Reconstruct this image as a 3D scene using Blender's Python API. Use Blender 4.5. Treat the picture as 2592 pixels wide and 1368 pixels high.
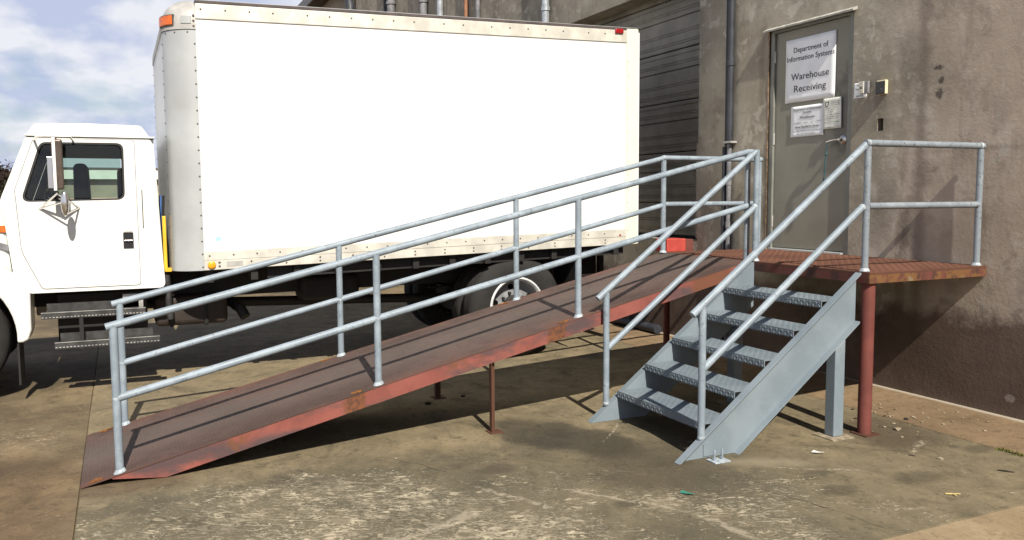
import bpy, bmesh, math, random
from mathutils import Vector, Matrix
random.seed(7)
R = math.radians
scene = bpy.context.scene
for o in list(bpy.data.objects): bpy.data.objects.remove(o)
COL = scene.collection

# ------------------------------------------------------------------ camera
YAW, PITCH, ROLL = R(64.938), R(-4.959), R(-0.334)
fw = Vector((-math.sin(YAW)*math.cos(PITCH), math.cos(YAW)*math.cos(PITCH), math.sin(PITCH)))
r0 = fw.cross(Vector((0, 0, 1))).normalized(); u0 = r0.cross(fw)
rr = math.cos(ROLL)*r0 + math.sin(ROLL)*u0; uu = -math.sin(ROLL)*r0 + math.cos(ROLL)*u0
cam = bpy.data.cameras.new('camera'); camo = bpy.data.objects.new('camera', cam); COL.objects.link(camo)
camo.matrix_world = Matrix(((rr.x, uu.x, -fw.x, 4.110), (rr.y, uu.y, -fw.y, -5.800), (rr.z, uu.z, -fw.z, 1.617), (0, 0, 0, 1)))
cam.sensor_width = 36.0; cam.lens = 36.0*2121.3/2592.0; cam.clip_start = 0.05; cam.clip_end = 2000
scene.camera = camo
# ------------------------------------------------------------------ sky and sun
SUNV = Vector((0.716, -0.092, 0.694)).normalized()
world = bpy.data.worlds.new('World'); scene.world = world; world.use_nodes = True
wn, wl = world.node_tree.nodes, world.node_tree.links; wn.clear()
wout = wn.new('ShaderNodeOutputWorld'); wbg = wn.new('ShaderNodeBackground'); wl.new(wbg.outputs[0], wout.inputs[0])
sky = wn.new('ShaderNodeTexSky'); sky.sky_type = 'NISHITA'; sky.sun_disc = False
sky.sun_elevation = math.asin(SUNV.z); sky.sun_rotation = math.atan2(SUNV.x, SUNV.y)
sky.air_density = 1.0; sky.dust_density = 0.6; sky.ozone_density = 1.4
wtc = wn.new('ShaderNodeTexCoord'); wsep = wn.new('ShaderNodeSeparateXYZ'); wl.new(wtc.outputs['Generated'], wsep.inputs[0])
def wmath(op, a, b=None, c=None):
    n = wn.new('ShaderNodeMath'); n.operation = op
    for i, v in enumerate((a, b, c)):
        if v is None: continue
        if isinstance(v, (int, float)): n.inputs[i].default_value = v
        else: wl.new(v, n.inputs[i])
    return n.outputs[0]
wz = wmath('ADD', wmath('ABSOLUTE', wsep.outputs[2]), 0.34)
wcv = wn.new('ShaderNodeCombineXYZ')
wl.new(wmath('DIVIDE', wsep.outputs[0], wz), wcv.inputs[0]); wl.new(wmath('DIVIDE', wsep.outputs[1], wz), wcv.inputs[1])
wno = wn.new('ShaderNodeTexNoise'); wno.inputs['Scale'].default_value = 2.4; wno.inputs['Detail'].default_value = 5; wno.inputs['Roughness'].default_value = 0.55
wl.new(wcv.outputs[0], wno.inputs['Vector'])
wn2 = wn.new('ShaderNodeTexNoise'); wn2.inputs['Scale'].default_value = 4.4; wn2.inputs['Detail'].default_value = 6; wl.new(wcv.outputs[0], wn2.inputs['Vector'])
wcr = wn.new('ShaderNodeValToRGB'); wcr.color_ramp.elements[0].position = 0.27; wcr.color_ramp.elements[1].position = 0.46
wl.new(wno.outputs[0], wcr.inputs[0])
wcc = wn.new('ShaderNodeValToRGB')
wcc.color_ramp.elements[0].position = 0.42; wcc.color_ramp.elements[0].color = (6.5, 7.2, 9.6, 1)
wcc.color_ramp.elements[1].position = 0.56; wcc.color_ramp.elements[1].color = (10.4, 10.5, 11.2, 1)
wl.new(wn2.outputs[0], wcc.inputs[0])
wmx = wn.new('ShaderNodeMix'); wmx.data_type = 'RGBA'
wel = wn.new('ShaderNodeMapRange'); wel.interpolation_type = 'SMOOTHSTEP'; wl.new(wsep.outputs[2], wel.inputs[0])      # broken cloud: banked up low in the sky, thinning overhead
wel.inputs[1].default_value = 0.26; wel.inputs[2].default_value = 0.65; wel.inputs[3].default_value = 0.94; wel.inputs[4].default_value = 0.20
wl.new(wmath('MULTIPLY', wcr.outputs[0], wel.outputs[0]), wmx.inputs[0]); wl.new(sky.outputs[0], wmx.inputs[6]); wl.new(wcc.outputs[0], wmx.inputs[7])
wl.new(wmx.outputs[2], wbg.inputs[0]); wbg.inputs[1].default_value = 0.06
sun = bpy.data.lights.new('sun', 'SUN'); sun.energy = 5.0; sun.angle = R(0.5); sun.color = (1.0, 0.93, 0.82)
suno = bpy.data.objects.new('sun', sun); COL.objects.link(suno); suno.rotation_euler = SUNV.to_track_quat('Z', 'Y').to_euler()
scene.view_settings.view_transform = 'Standard'; scene.view_settings.look = 'None'
scene.view_settings.exposure = 0.50; scene.view_settings.gamma = 1.0; scene.view_settings.use_curve_mapping = False
scene.render.engine = 'CYCLES'
cy = scene.cycles; cy.max_bounces = 5; cy.diffuse_bounces = 2; cy.glossy_bounces = 2; cy.transparent_max_bounces = 8; cy.caustics_reflective = False; cy.caustics_refractive = False; cy.use_adaptive_sampling = True; cy.adaptive_threshold = 0.02

# ------------------------------------------------------------------ mesh helpers
BASE = {}
class MB:
    def __init__(s): s.v = []; s.f = []
    def add(s, vs, fs):
        b = len(s.v); s.v += [tuple(v) for v in vs]; s.f += [tuple(b+i for i in f) for f in fs]; return s
    def box(s, x0, x1, y0, y1, z0, z1):
        vs = [(x, y, z) for z in (z0, z1) for y in (y0, y1) for x in (x0, x1)]
        return s.add(vs, [(0, 2, 3, 1), (4, 5, 7, 6), (0, 1, 5, 4), (2, 6, 7, 3), (0, 4, 6, 2), (1, 3, 7, 5)])
    def obox(s, c, ax, ay, az):
        c, ax, ay, az = map(Vector, (c, ax, ay, az))
        vs = [c+sx*ax+sy*ay+sz*az for sz in (-1, 1) for sy in (-1, 1) for sx in (-1, 1)]
        return s.add(vs, [(0, 2, 3, 1), (4, 5, 7, 6), (0, 1, 5, 4), (2, 6, 7, 3), (0, 4, 6, 2), (1, 3, 7, 5)])
    def sweep(s, pts, r, n=14, cap=True):
        pts = [Vector(p) for p in pts]; rings = []
        d0 = (pts[1]-pts[0]).normalized(); a = d0.orthogonal().normalized(); b = d0.cross(a)
        for i, p in enumerate(pts):
            di = (pts[i]-pts[i-1]).normalized() if i else (pts[1]-pts[0]).normalized()
            dn = (pts[i+1]-pts[i]).normalized() if i < len(pts)-1 else di
            nrm = (di+dn).normalized()
            if i == 0: ring = [p+r*(math.cos(t)*a+math.sin(t)*b) for t in [2*math.pi*k/n for k in range(n)]]
            else:
                ring = []
                for q in rings[-1]:
                    t = (p-q).dot(nrm)/di.dot(nrm); ring.append(q+di*t)
            rings.append(ring)
        vs = [q for ri in rings for q in ri]; fs = []
        for i in range(len(rings)-1):
            for k in range(n): fs.append((i*n+k, i*n+(k+1) % n, (i+1)*n+(k+1) % n, (i+1)*n+k))
        if cap: fs.append(tuple(range(n))[::-1]); fs.append(tuple((len(rings)-1)*n+k for k in range(n)))
        return s.add(vs, fs)
    def cone(s, p0, p1, r0, r1, n=12):
        p0, p1 = Vector(p0), Vector(p1); d = (p1-p0).normalized(); a = d.orthogonal().normalized(); b = d.cross(a)
        vs = [p+r*(math.cos(t)*a+math.sin(t)*b) for p, r in ((p0, r0), (p1, r1)) for t in [2*math.pi*k/n for k in range(n)]]
        fs = [(k, (k+1) % n, n+(k+1) % n, n+k) for k in range(n)]+[tuple(range(n))[::-1], tuple(range(n, 2*n))]
        return s.add(vs, fs)
    def lathe(s, c, axis, prof, n=32):
        c, d = Vector(c), Vector(axis).normalized(); a = d.orthogonal().normalized(); b = d.cross(a); m = len(prof)
        vs = [c+d*h+r*(math.cos(t)*a+math.sin(t)*b) for t in [2*math.pi*k/n for k in range(n)] for h, r in prof]
        fs = [(k*m+i, ((k+1) % n)*m+i, ((k+1) % n)*m+i+1, k*m+i+1) for k in range(n) for i in range(m-1)]
        return s.add(vs, fs)
    def prism(s, poly, axis, lo, hi):
        # poly: list of 2D points; axis 'x': (y,z), 'y': (x,z), 'z': (x,y)
        def P(a, b, h): return {'x': (h, a, b), 'y': (a, h, b), 'z': (a, b, h)}[axis]
        n = len(poly); vs = [P(a, b, lo) for a, b in poly]+[P(a, b, hi) for a, b in poly]
        return s.add(vs, [tuple(range(n))[::-1], tuple(range(n, 2*n))]+[(k, (k+1) % n, n+(k+1) % n, n+k) for k in range(n)])
    def ball(s, c, rad, n=10, sq=(1, 1, 1)):
        c = Vector(c); m = n//2+1
        vs = []; fs = []
        for i in range(m+1):
            th = math.pi*i/m
            for k in range(n):
                ph = 2*math.pi*k/n; vs.append((c.x+rad*sq[0]*math.sin(th)*math.cos(ph), c.y+rad*sq[1]*math.sin(th)*math.sin(ph), c.z+rad*sq[2]*math.cos(th)))
        for i in range(m):
            for k in range(n): fs.append((i*n+k, (i+1)*n+k, (i+1)*n+(k+1) % n, i*n+(k+1) % n))
        return s.add(vs, fs)
    def build(s, name, mat, parent=None, bevel=0, smooth=False, xf=None, seg=2):
        off = Vector((0, 0, 0))
        if parent is not None: off = BASE[parent.name]
        vs = s.v if xf is None else [xf(*v) for v in s.v]
        me = bpy.data.meshes.new(name); me.from_pydata([(x-off.x, y-off.y, z-off.z) for x, y, z in vs], [], s.f)
        bm = bmesh.new(); bm.from_mesh(me); bmesh.ops.recalc_face_normals(bm, faces=bm.faces); bm.to_mesh(me); bm.free()
        me.materials.append(mat)
        if smooth:
            for p in me.polygons: p.use_smooth = True
            try: me.set_sharp_from_angle(angle=R(38))
            except Exception: pass
        o = bpy.data.objects.new(name, me); COL.objects.link(o)
        if parent is not None: o.parent = parent
        BASE[o.name] = off
        if bevel:
            b = o.modifiers.new('bevel', 'BEVEL'); b.width = bevel; b.segments = seg; b.limit_method = 'ANGLE'; b.angle_limit = R(40); b.harden_normals = False
        return o
def thing(name, label, cat, loc, group=None):
    o = bpy.data.objects.new(name, None); COL.objects.link(o); o.location = loc; o.empty_display_size = 0.2
    BASE[o.name] = Vector(loc); o['label'] = label; o['category'] = cat
    if group: o['group'] = group
    return o
def tag(o, label=None, cat=None, group=None, kind=None):
    if label: o['label'] = label
    if cat: o['category'] = cat
    if group: o['group'] = group
    if kind: o['kind'] = kind
    return o

# ------------------------------------------------------------------ material helpers
class NM:
    def __init__(s, name):
        s.m = bpy.data.materials.new(name); s.m.use_nodes = True
        s.n, s.l = s.m.node_tree.nodes, s.m.node_tree.links
        s.b = s.n['Principled BSDF']; s._pos = None; s._nz = {}
    def put(s, sock, v):
        if isinstance(v, bpy.types.NodeSocket): s.l.new(v, sock)
        elif isinstance(v, (tuple, list)):
            sock.default_value = tuple(v)+((1,) if len(v) == 3 and len(sock.default_value) == 4 else ())
        else: sock.default_value = v
    def pos(s):
        if s._pos is None: s._pos = s.n.new('ShaderNodeNewGeometry').outputs['Position']
        return s._pos
    def xyz(s, v=None):
        n = s.n.new('ShaderNodeSeparateXYZ'); s.l.new(v or s.pos(), n.inputs[0]); return n.outputs
    def mp(s, loc=(0, 0, 0), rot=(0, 0, 0), sc=(1, 1, 1), v=None):
        n = s.n.new('ShaderNodeMapping'); n.vector_type = 'POINT'; s.l.new(v or s.pos(), n.inputs[0])
        n.inputs[1].default_value = loc; n.inputs[2].default_value = rot; n.inputs[3].default_value = sc; return n.outputs[0]
    def noise(s, scale, det=4, rough=0.5, v=None, dist=0.0):
        key = (scale, det, rough, dist)
        if v is None and key in s._nz: return s._nz[key]
        n = s.n.new('ShaderNodeTexNoise'); s.l.new(v or s.pos(), n.inputs['Vector'])
        if v is None: s._nz[key] = n.outputs[0]
        n.inputs['Scale'].default_value = scale; n.inputs['Detail'].default_value = det; n.inputs['Roughness'].default_value = rough; n.inputs['Distortion'].default_value = dist
        return n.outputs[0]
    def M(s, op, a, b=None, c=None, clamp=False):
        n = s.n.new('ShaderNodeMath'); n.operation = op; n.use_clamp = clamp
        for i, x in enumerate((a, b, c)):
            if x is not None: s.put(n.inputs[i], x)
        return n.outputs[0]
    def ss(s, v, lo, hi, a=0.0, b=1.0):
        n = s.n.new('ShaderNodeMapRange'); n.interpolation_type = 'SMOOTHSTEP'; s.put(n.inputs[0], v)
        n.inputs[1].default_value = lo; n.inputs[2].default_value = hi; n.inputs[3].default_value = a; n.inputs[4].default_value = b
        return n.outputs[0]
    def mix(s, f, a, b, mode='MIX'):
        n = s.n.new('ShaderNodeMix'); n.data_type = 'RGBA'; n.blend_type = mode
        s.put(n.inputs[0], f); s.put(n.inputs[6], a); s.put(n.inputs[7], b); return n.outputs[2]
    def bump(s, h, st=0.3, d=0.01, prev=None):
        n = s.n.new('ShaderNodeBump'); n.inputs['Strength'].default_value = st; n.inputs['Distance'].default_value = d
        s.put(n.inputs['Height'], h)
        if prev is not None: s.l.new(prev, n.inputs['Normal'])
        return n.outputs[0]
    def ell(s, cx, cy, rx, ry, wob=0.25, ang=0.0, edge=0.5):
        # soft irregular patch mask centred on (cx, cy)
        v = s.mp(loc=(0, 0, 0), v=s.mp(loc=(-cx, -cy, 0)))
        if ang: v = s.mp(rot=(0, 0, ang), v=v)
        v = s.mp(sc=(1/rx, 1/ry, 0), v=v)
        n = s.n.new('ShaderNodeVectorMath'); n.operation = 'LENGTH'; s.l.new(v, n.inputs[0])
        d = s.M('ADD', n.outputs['Value'], s.M('MULTIPLY', s.M('SUBTRACT', s.noise(2.6, 5, 0.6), 0.5), wob*4))
        return s.ss(d, 1.0+edge*0.5, 1.0-edge)
    def seg(s, p0, p1, w, br=0.5, wob=0.04):
        # worn streak along a segment on the ground
        dx, dy = p1[0]-p0[0], p1[1]-p0[1]; L = math.hypot(dx, dy); a = math.atan2(dy, dx)
        v = s.mp(rot=(0, 0, -a), v=s.mp(loc=(-(p0[0]+p1[0])/2, -(p0[1]+p1[1])/2, 0)))
        x = s.xyz(v)
        yy = s.M('ADD', x[1], s.M('MULTIPLY', s.M('SUBTRACT', s.noise(3.0, 3), 0.5), wob*2))
        m = s.ss(s.M('ABSOLUTE', yy), w, w*0.35)
        m = s.M('MULTIPLY', m, s.ss(s.M('ABSOLUTE', x[0]), L/2, L/2*0.8))
        return s.M('MULTIPLY', m, s.ss(s.noise(28, 4, 0.65), br-0.08, br+0.05))
    def out(s, col, rough=0.6, metal=0.0, normal=None, spec=0.5):
        s.put(s.b.inputs['Base Color'], col); s.put(s.b.inputs['Roughness'], rough); s.put(s.b.inputs['Metallic'], metal)
        s.b.inputs['Specular IOR Level'].default_value = spec
        if normal is not None: s.l.new(normal, s.b.inputs['Normal'])
        return s.m
def plain(name, col, rough=0.5, metal=0.0, var=0.12, sc=9.0, spec=0.5, bump=0.0):
    k = NM(name); n = k.noise(sc, 5, 0.6)
    c = k.mix(k.ss(n, 0.35, 0.68), tuple(x*(1-var) for x in col), tuple(min(1, x*(1+var)) for x in col))
    nr = k.bump(k.noise(sc*6, 3), bump, 0.004) if bump else None
    return k.out(c, k.ss(n, 0.3, 0.7, rough*0.9, min(1, rough*1.12)), metal, nr, spec)

M = {}
# galvanised / grey-painted rail pipe: pale patches, dark scuffs
def galv(name, base, pale, dark, dk=0.63):
    k = NM(name)
    n1 = k.noise(7, 4, 0.6); n2 = k.noise(46, 4, 0.7); n3 = k.noise(130, 2, 0.6); n4 = k.noise(2.3, 2)
    c = k.mix(k.ss(n1, 0.42, 0.66), base, pale)
    c = k.mix(k.M('MULTIPLY', k.ss(n2, dk-0.05, dk+0.04), k.ss(n4, 0.36, 0.6, 0.25, 0.85)), c, dark)
    c = k.mix(k.ss(n3, 0.55, 0.75, 0, 0.35), c, tuple(x*0.6 for x in base))
    return k.out(c, k.ss(n1, 0.3, 0.7, 0.42, 0.62), 0.0, k.bump(n2, 0.10, 0.002), 0.5)
M['galv'] = galv('galvanised_pipe', (0.205, 0.25, 0.29), (0.275, 0.328, 0.375), (0.08, 0.085, 0.09), 0.63)
M['galv_dull'] = galv('galvanised_pipe_worn', (0.195, 0.225, 0.255), (0.24, 0.275, 0.305), (0.08, 0.065, 0.06), 0.61)
M['weld'] = plain('zinc_spray', (0.34, 0.385, 0.42), 0.5, 0, 0.25, 40)
def stairpaint(name, f=1.0):
    k = NM(name); n1 = k.noise(3.2, 5, 0.6); n2 = k.noise(60, 3, 0.6); n3 = k.noise(12, 5, 0.7)
    c = k.mix(k.ss(n1, 0.35, 0.65), (0.165, 0.205, 0.235), (0.205, 0.247, 0.277))
    c = k.mix(k.ss(n3, 0.66, 0.74, 0, 0.5), c, (0.11, 0.12, 0.125))
    c = k.mix(k.ss(n2, 0.62, 0.72, 0, 0.3), c, (0.28, 0.32, 0.35))
    c = k.mix(k.ss(k.noise(1.3, 6, 0.7), 0.56, 0.7, 0, 0.35), c, (0.13, 0.15, 0.165))
    c = k.mix(k.ss(k.noise(17, 6, 0.75), 0.70, 0.75, 0, 0.6), c, (0.12, 0.065, 0.04))
    if f < 1: c = k.mix(1.0, c, (f, f, f), 'MULTIPLY')
    return k.out(c, 0.48, 0.0, k.bump(n2, 0.08, 0.002))
M['stair'] = stairpaint('grey_blue_steel_paint'); M['tread'] = stairpaint('worn_tread_paint', 0.84)
def redpaint(name, red, dark, rust, darkamt=0.55):
    k = NM(name)
    v = k.mp(sc=(1, 0.55, 1.5))
    n1 = k.noise(2.6, 5, 0.62, v=v); n2 = k.noise(1.05, 3, 0.5); n3 = k.noise(30, 4, 0.7); n4 = k.noise(5.5, 5, 0.65)
    c = k.mix(k.ss(n4, 0.38, 0.66), red, tuple(x*0.78 for x in red))
    c = k.mix(k.ss(n1, darkamt, darkamt+0.15, 0, 0.85), c, dark)
    c = k.mix(k.ss(n2, 0.62, 0.67, 0, 0.9), c, rust)
    if name == 'faded_red_paint':
        yy = k.xyz()[1]
        for yc in (-4.44, -2.94):
            d = k.M('ADD', k.M('ABSOLUTE', k.M('SUBTRACT', yy, yc)), k.M('MULTIPLY', k.M('SUBTRACT', n4, 0.5), 0.16))
            c = k.mix(k.ss(d, 0.085, 0.05, 0, 0.9), c, k.mix(k.ss(n3, 0.4, 0.6), (0.17, 0.065, 0.026), (0.085, 0.04, 0.024)))
        c = k.mix(k.ss(k.noise(3.1, 5, 0.7), 0.60, 0.68, 0, 0.8), c, (0.15, 0.062, 0.03))
    c = k.mix(k.ss(n3, 0.64, 0.72, 0, 0.6), c, (0.09, 0.05, 0.04))
    return k.out(c, 0.72, 0.0, k.bump(n3, 0.25, 0.003), 0.3)
M['red'] = redpaint('faded_red_paint', (0.25, 0.080, 0.062), (0.062, 0.052, 0.055), (0.14, 0.056, 0.03), 0.45)
M['redpost'] = redpaint('red_post_paint', (0.165, 0.05, 0.04), (0.08, 0.04, 0.034), (0.12, 0.045, 0.028), 0.60)
M['redbox'] = plain('bright_red_paint', (0.42, 0.055, 0.04), 0.6, 0, 0.1, 12)
def rustdeck(name, a, b, c_, streak=0.5):
    k = NM(name); x = k.xyz()
    n1 = k.noise(1.7, 6, 0.65); n2 = k.noise(14, 5, 0.7); n3 = k.noise(0.7, 3, 0.5, v=k.mp(sc=(1, 0.35, 1)))
    c = k.mix(k.ss(n1, 0.35, 0.65), a, b)
    c = k.mix(k.ss(n3, 0.5, 0.66, 0, 0.7), c, c_)
    c = k.mix(k.ss(n2, 0.58, 0.7, 0, 0.55), c, tuple(q*0.5 for q in a))
    if name == 'rusty_tread_plate':           # foot-worn middle, rust creeping in from the edges
        ed = k.M('ADD', k.M('ABSOLUTE', k.M('ADD', x[0], 1.823)), k.M('MULTIPLY', k.M('SUBTRACT', n1, 0.5), 0.7))
        c = k.mix(k.ss(ed, 0.45, 0.10, 0, 0.5), c, (0.105, 0.088, 0.078)); c = k.mix(k.ss(ed, 0.50, 0.62, 0, 0.55), c, (0.115, 0.048, 0.034))
    u = k.M('SINE', k.M('MULTIPLY', k.M('ADD', x[0], x[1]), 150)); w = k.M('SINE', k.M('MULTIPLY', k.M('SUBTRACT', x[0], x[1]), 150))
    h = k.ss(k.M('MULTIPLY', u, w), 0.1, 0.7)
    c = k.mix(k.M('MULTIPLY', h, 0.12), c, tuple(min(1, q*1.7) for q in b))
    return k.out(c, k.ss(n2, 0.3, 0.7, 0.72, 0.9), 0.0, k.bump(h, 0.4, 0.002, k.bump(n2, 0.2, 0.003)), 0.25)
M['rampdeck'] = rustdeck('rusty_tread_plate', (0.060, 0.039, 0.033), (0.100, 0.066, 0.056), (0.092, 0.080, 0.073))
M['landdeck'] = rustdeck('orange_rust_tread_plate', (0.092, 0.040, 0.026), (0.135, 0.060, 0.037), (0.075, 0.037, 0.027))
def rustedge(name):
    k = NM(name); x = k.xyz()
    n1 = k.noise(7, 5, 0.65, v=k.mp(sc=(1, 1, 1.0))); n2 = k.noise(9, 4, 0.6, v=k.mp(sc=(1, 1, 0.08))); n3 = k.noise(25, 4, 0.7)
    c = k.mix(k.ss(n2, 0.42, 0.62), (0.12, 0.04, 0.03), (0.05, 0.026, 0.021))
    side = k.ss(x[0], -0.03, -0.012)
    c = k.mix(k.M('MULTIPLY', side, k.ss(n1, 0.42, 0.54)), c, (0.15, 0.072, 0.026))
    c = k.mix(k.M('MULTIPLY', side, k.ss(n1, 0.58, 0.64)), c, (0.17, 0.13, 0.08))
    c = k.mix(k.ss(x[2], 1.070, 1.080), c, (0.085, 0.037, 0.026))
    c = k.mix(k.ss(n3, 0.58, 0.7, 0, 0.5), c, (0.1, 0.045, 0.03))
    return k.out(c, 0.8, 0, k.bump(n3, 0.35, 0.003), 0.3)
M['rustedge'] = rustedge('rusted_channel_edge')
M['rustspot'] = plain('loose_orange_rust', (0.20, 0.083, 0.026), 0.95, 0, 0.5, 40, 0.1, 0.4)
M['rustbar'] = redpaint('rusted_bar', (0.10, 0.045, 0.028), (0.05, 0.032, 0.025), (0.13, 0.06, 0.026))

# concrete yard
def yard(name, tan, olive, flakecol, fore=True, flake=0.55, rusty=0.0):
    k = NM(name); x = k.xyz()
    n1 = k.noise(0.75, 6, 0.6); n2 = k.noise(4.5, 6, 0.68); n3 = k.noise(26, 5, 0.7); n6 = k.noise(2.1, 6, 0.7, dist=0.6); n7 = k.noise(9.5, 6, 0.75)
    base = k.mix(k.ss(n2, 0.34, 0.68), tuple(q*0.82 for q in tan), tuple(q*1.15 for q in tan))
    g = k.ss(n1, 0.36, 0.62)                                  # grime over the worn bay
    if fore:
        dist = k.M('ADD', k.M('ADD', x[0], k.M('MULTIPLY', x[1], 0.02)), k.M('MULTIPLY', k.M('SUBTRACT', n6, 0.5), 1.3))
        g = k.M('ADD', k.M('MULTIPLY', g, 0.34), k.M('MULTIPLY', k.ss(dist, -1.35, -0.85), k.ss(x[1], -1.3, -2.6, 0.15, 0.62)), clamp=True)
    c = k.mix(g, base, olive)
    c = k.mix(k.ss(n6, 0.50, 0.70, 0, 0.6), c, tuple(q*0.58 for q in olive))
    c = k.mix(k.ss(n6, 0.46, 0.30, 0, 0.45), c, tuple(q*1.12 for q in tan))
    c = k.mix(k.ss(n7, 0.54, 0.66, 0, 0.55), c, tuple(q*0.55 for q in olive))
    c = k.mix(k.ss(n7, 0.42, 0.30, 0, 0.25), c, flakecol)
    c = k.mix(k.ss(n3, 0.53, 0.70, 0, 0.5), c, tuple(q*0.5 for q in olive))
    # crumbled pale skin in crinkled, drawn-out flakes
    vf = k.mp(sc=(0.85, 1.9, 1), v=k.mp(rot=(0, 0, R(-62))))
    fa = k.noise(13, 5, 0.62, v=vf, dist=2.2); fb = k.noise(31, 4, 0.6, v=vf, dist=1.6); fc = k.noise(1.9, 4, 0.65)
    f2 = k.noise(0.8, 3, 0.5, v=k.mp(loc=(3.1, 1.7, 0)))
    if fore:
        area = k.M('ADD', k.ell(0.0, -4.75, 1.7, 0.85, 0.35, R(-64), 0.8), k.M('MULTIPLY', k.ell(0.95, -2.95, 0.75, 0.7, 0.4, 0.0, 0.85), 0.75), clamp=True)
        area = k.M('ADD', k.M('MULTIPLY', area, k.ss(f2, 0.3, 0.55, 0.65, 1.0)), k.ss(f2, 0.5, 0.75, 0.12, 0.4), clamp=True)
    else: area = k.ss(f2, 0.42, 0.66, 0.15, 0.8)
    lo = k.M('SUBTRACT', k.M('MULTIPLY', k.M('SUBTRACT', fc, 0.5), 0.35), k.M('MULTIPLY', k.M('SUBTRACT', 1.0, area), 0.17))
    m1 = k.ss(k.M('ADD', fa, lo), flake, flake+0.018); m2 = k.ss(k.M('ADD', fb, lo), flake+0.01, flake+0.03)
    fm = k.M('MAXIMUM', m1, k.M('MULTIPLY', m2, 0.8))
    fvar = k.noise(11, 3)
    c = k.mix(k.M('MULTIPLY', area, 0.08), c, flakecol)
    c = k.mix(k.M('MULTIPLY', fm, k.ss(fvar, 0.3, 0.65, 0.35, 0.95)), c, k.mix(k.ss(fvar, 0.5, 0.7), flakecol, tuple(min(1, q*1.35) for q in flakecol)))
    if fore:
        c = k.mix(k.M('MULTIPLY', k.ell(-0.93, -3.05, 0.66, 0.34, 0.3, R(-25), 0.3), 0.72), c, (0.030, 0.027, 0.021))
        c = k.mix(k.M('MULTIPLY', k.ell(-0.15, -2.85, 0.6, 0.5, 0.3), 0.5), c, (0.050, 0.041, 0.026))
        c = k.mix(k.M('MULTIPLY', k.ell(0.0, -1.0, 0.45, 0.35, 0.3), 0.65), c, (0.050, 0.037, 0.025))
        c = k.mix(k.M('MULTIPLY', k.ell(0.12, -2.2, 0.36, 0.10, 0.35, R(-62), 0.9), 0.5), c, (0.30, 0.25, 0.17))
        c = k.mix(k.M('MULTIPLY', k.ell(-1.2, -5.85, 0.22, 0.5, 0.3), 0.55), c, (0.06, 0.032, 0.02))
        for cx, cy_, r_ in ((0.7, -2.15, 0.09), (0.35, -3.35, 0.06), (0.75, -1.55, 0.12), (-0.5, -3.75, 0.10), (0.55, -0.8, 0.08)):
            c = k.mix(k.M('MULTIPLY', k.ell(cx, cy_, r_, r_*1.5, 0.45), 0.5), c, (0.04, 0.033, 0.024))
        for p0, p1, w, br in (((-0.02, -3.55), (0.62, -3.12), 0.022, 0.42), ((0.62, -3.12), (1.05, -3.05), 0.035, 0.45), ((0.15, -3.8), (0.75, -3.62), 0.02, 0.48),
                              ((-0.3, -4.0), (0.25, -3.75), 0.03, 0.46), ((0.35, -4.9), (0.1, -4.1), 0.05, 0.4), ((-1.1, -2.5), (-0.7, -2.9), 0.012, 0.45), ((0.1, -5.3), (0.45, -4.2), 0.03, 0.44),
                              ((0.25, -2.25), (0.5, -1.75), 0.018, 0.47), ((0.45, -1.3), (0.25, -0.9), 0.03, 0.5), ((0.9, -2.3), (1.15, -1.9), 0.02, 0.5)):
            c = k.mix(k.M('MULTIPLY', k.seg(p0, p1, w, br+0.06, 0.09), 0.6), c, (0.36, 0.315, 0.235))
        for p0, p1 in (((-1.0, -4.3), (-0.55, -4.05)), ((0.3, -2.6), (1.25, -2.35)), ((-0.2, -1.9), (0.35, -1.2)), ((-1.4, -2.2), (-2.3, -1.9))):
            c = k.mix(k.M('MULTIPLY', k.seg(p0, p1, 0.006, 0.36, 0.10), 0.7), c, (0.022, 0.018, 0.012))        # hairline cracks
        c = k.mix(k.ss(k.M('ADD', x[1], k.M('MULTIPLY', n2, 0.05)), -0.045, -0.005, 0, 0.85), c, (0.40, 0.36, 0.29))   # lime along the foot of the wall
    if rusty:
        c = k.mix(k.M('MULTIPLY', k.ell(-1.2, -6.5, 1.1, 0.5, 0.35), rusty), c, (0.62, 0.42, 0.34), 'MULTIPLY')
    n9 = k.noise(85, 3, 0.7)
    c = k.mix(k.ss(n9, 0.46, 0.30, 0, 0.35), c, (0.6, 0.58, 0.55), 'MULTIPLY'); c = k.mix(k.ss(n9, 0.58, 0.72, 0, 0.25), c, flakecol)
    h = k.M('ADD', k.M('ADD', k.M('MULTIPLY', n3, 0.5), k.M('MULTIPLY', n9, 0.25)), k.M('MULTIPLY', fm, -0.6))
    return k.out(c, 0.86, 0, k.bump(h, 0.5, 0.007), 0.25)
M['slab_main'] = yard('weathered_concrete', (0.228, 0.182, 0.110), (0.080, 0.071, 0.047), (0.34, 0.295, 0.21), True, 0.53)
M['slab_left'] = yard('rust_tinged_concrete', (0.205, 0.156, 0.09), (0.094, 0.072, 0.044), (0.26, 0.205, 0.13), False, 0.54, 0.38)
M['slab_right'] = yard('pale_concrete', (0.31, 0.235, 0.145), (0.235, 0.17, 0.098), (0.36, 0.29, 0.195), False, 0.62)
M['slab_wall'] = yard('wall_strip_concrete', (0.245, 0.172, 0.10), (0.14, 0.095, 0.055), (0.33, 0.265, 0.18), True, 0.55)
M['earth'] = plain('yard_ground', (0.17, 0.13, 0.08), 0.9, 0, 0.3, 0.4, 0.2)
M['joint'] = plain('joint_dirt', (0.05, 0.04, 0.025), 0.95, 0, 0.4, 20, 0.1)

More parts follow.
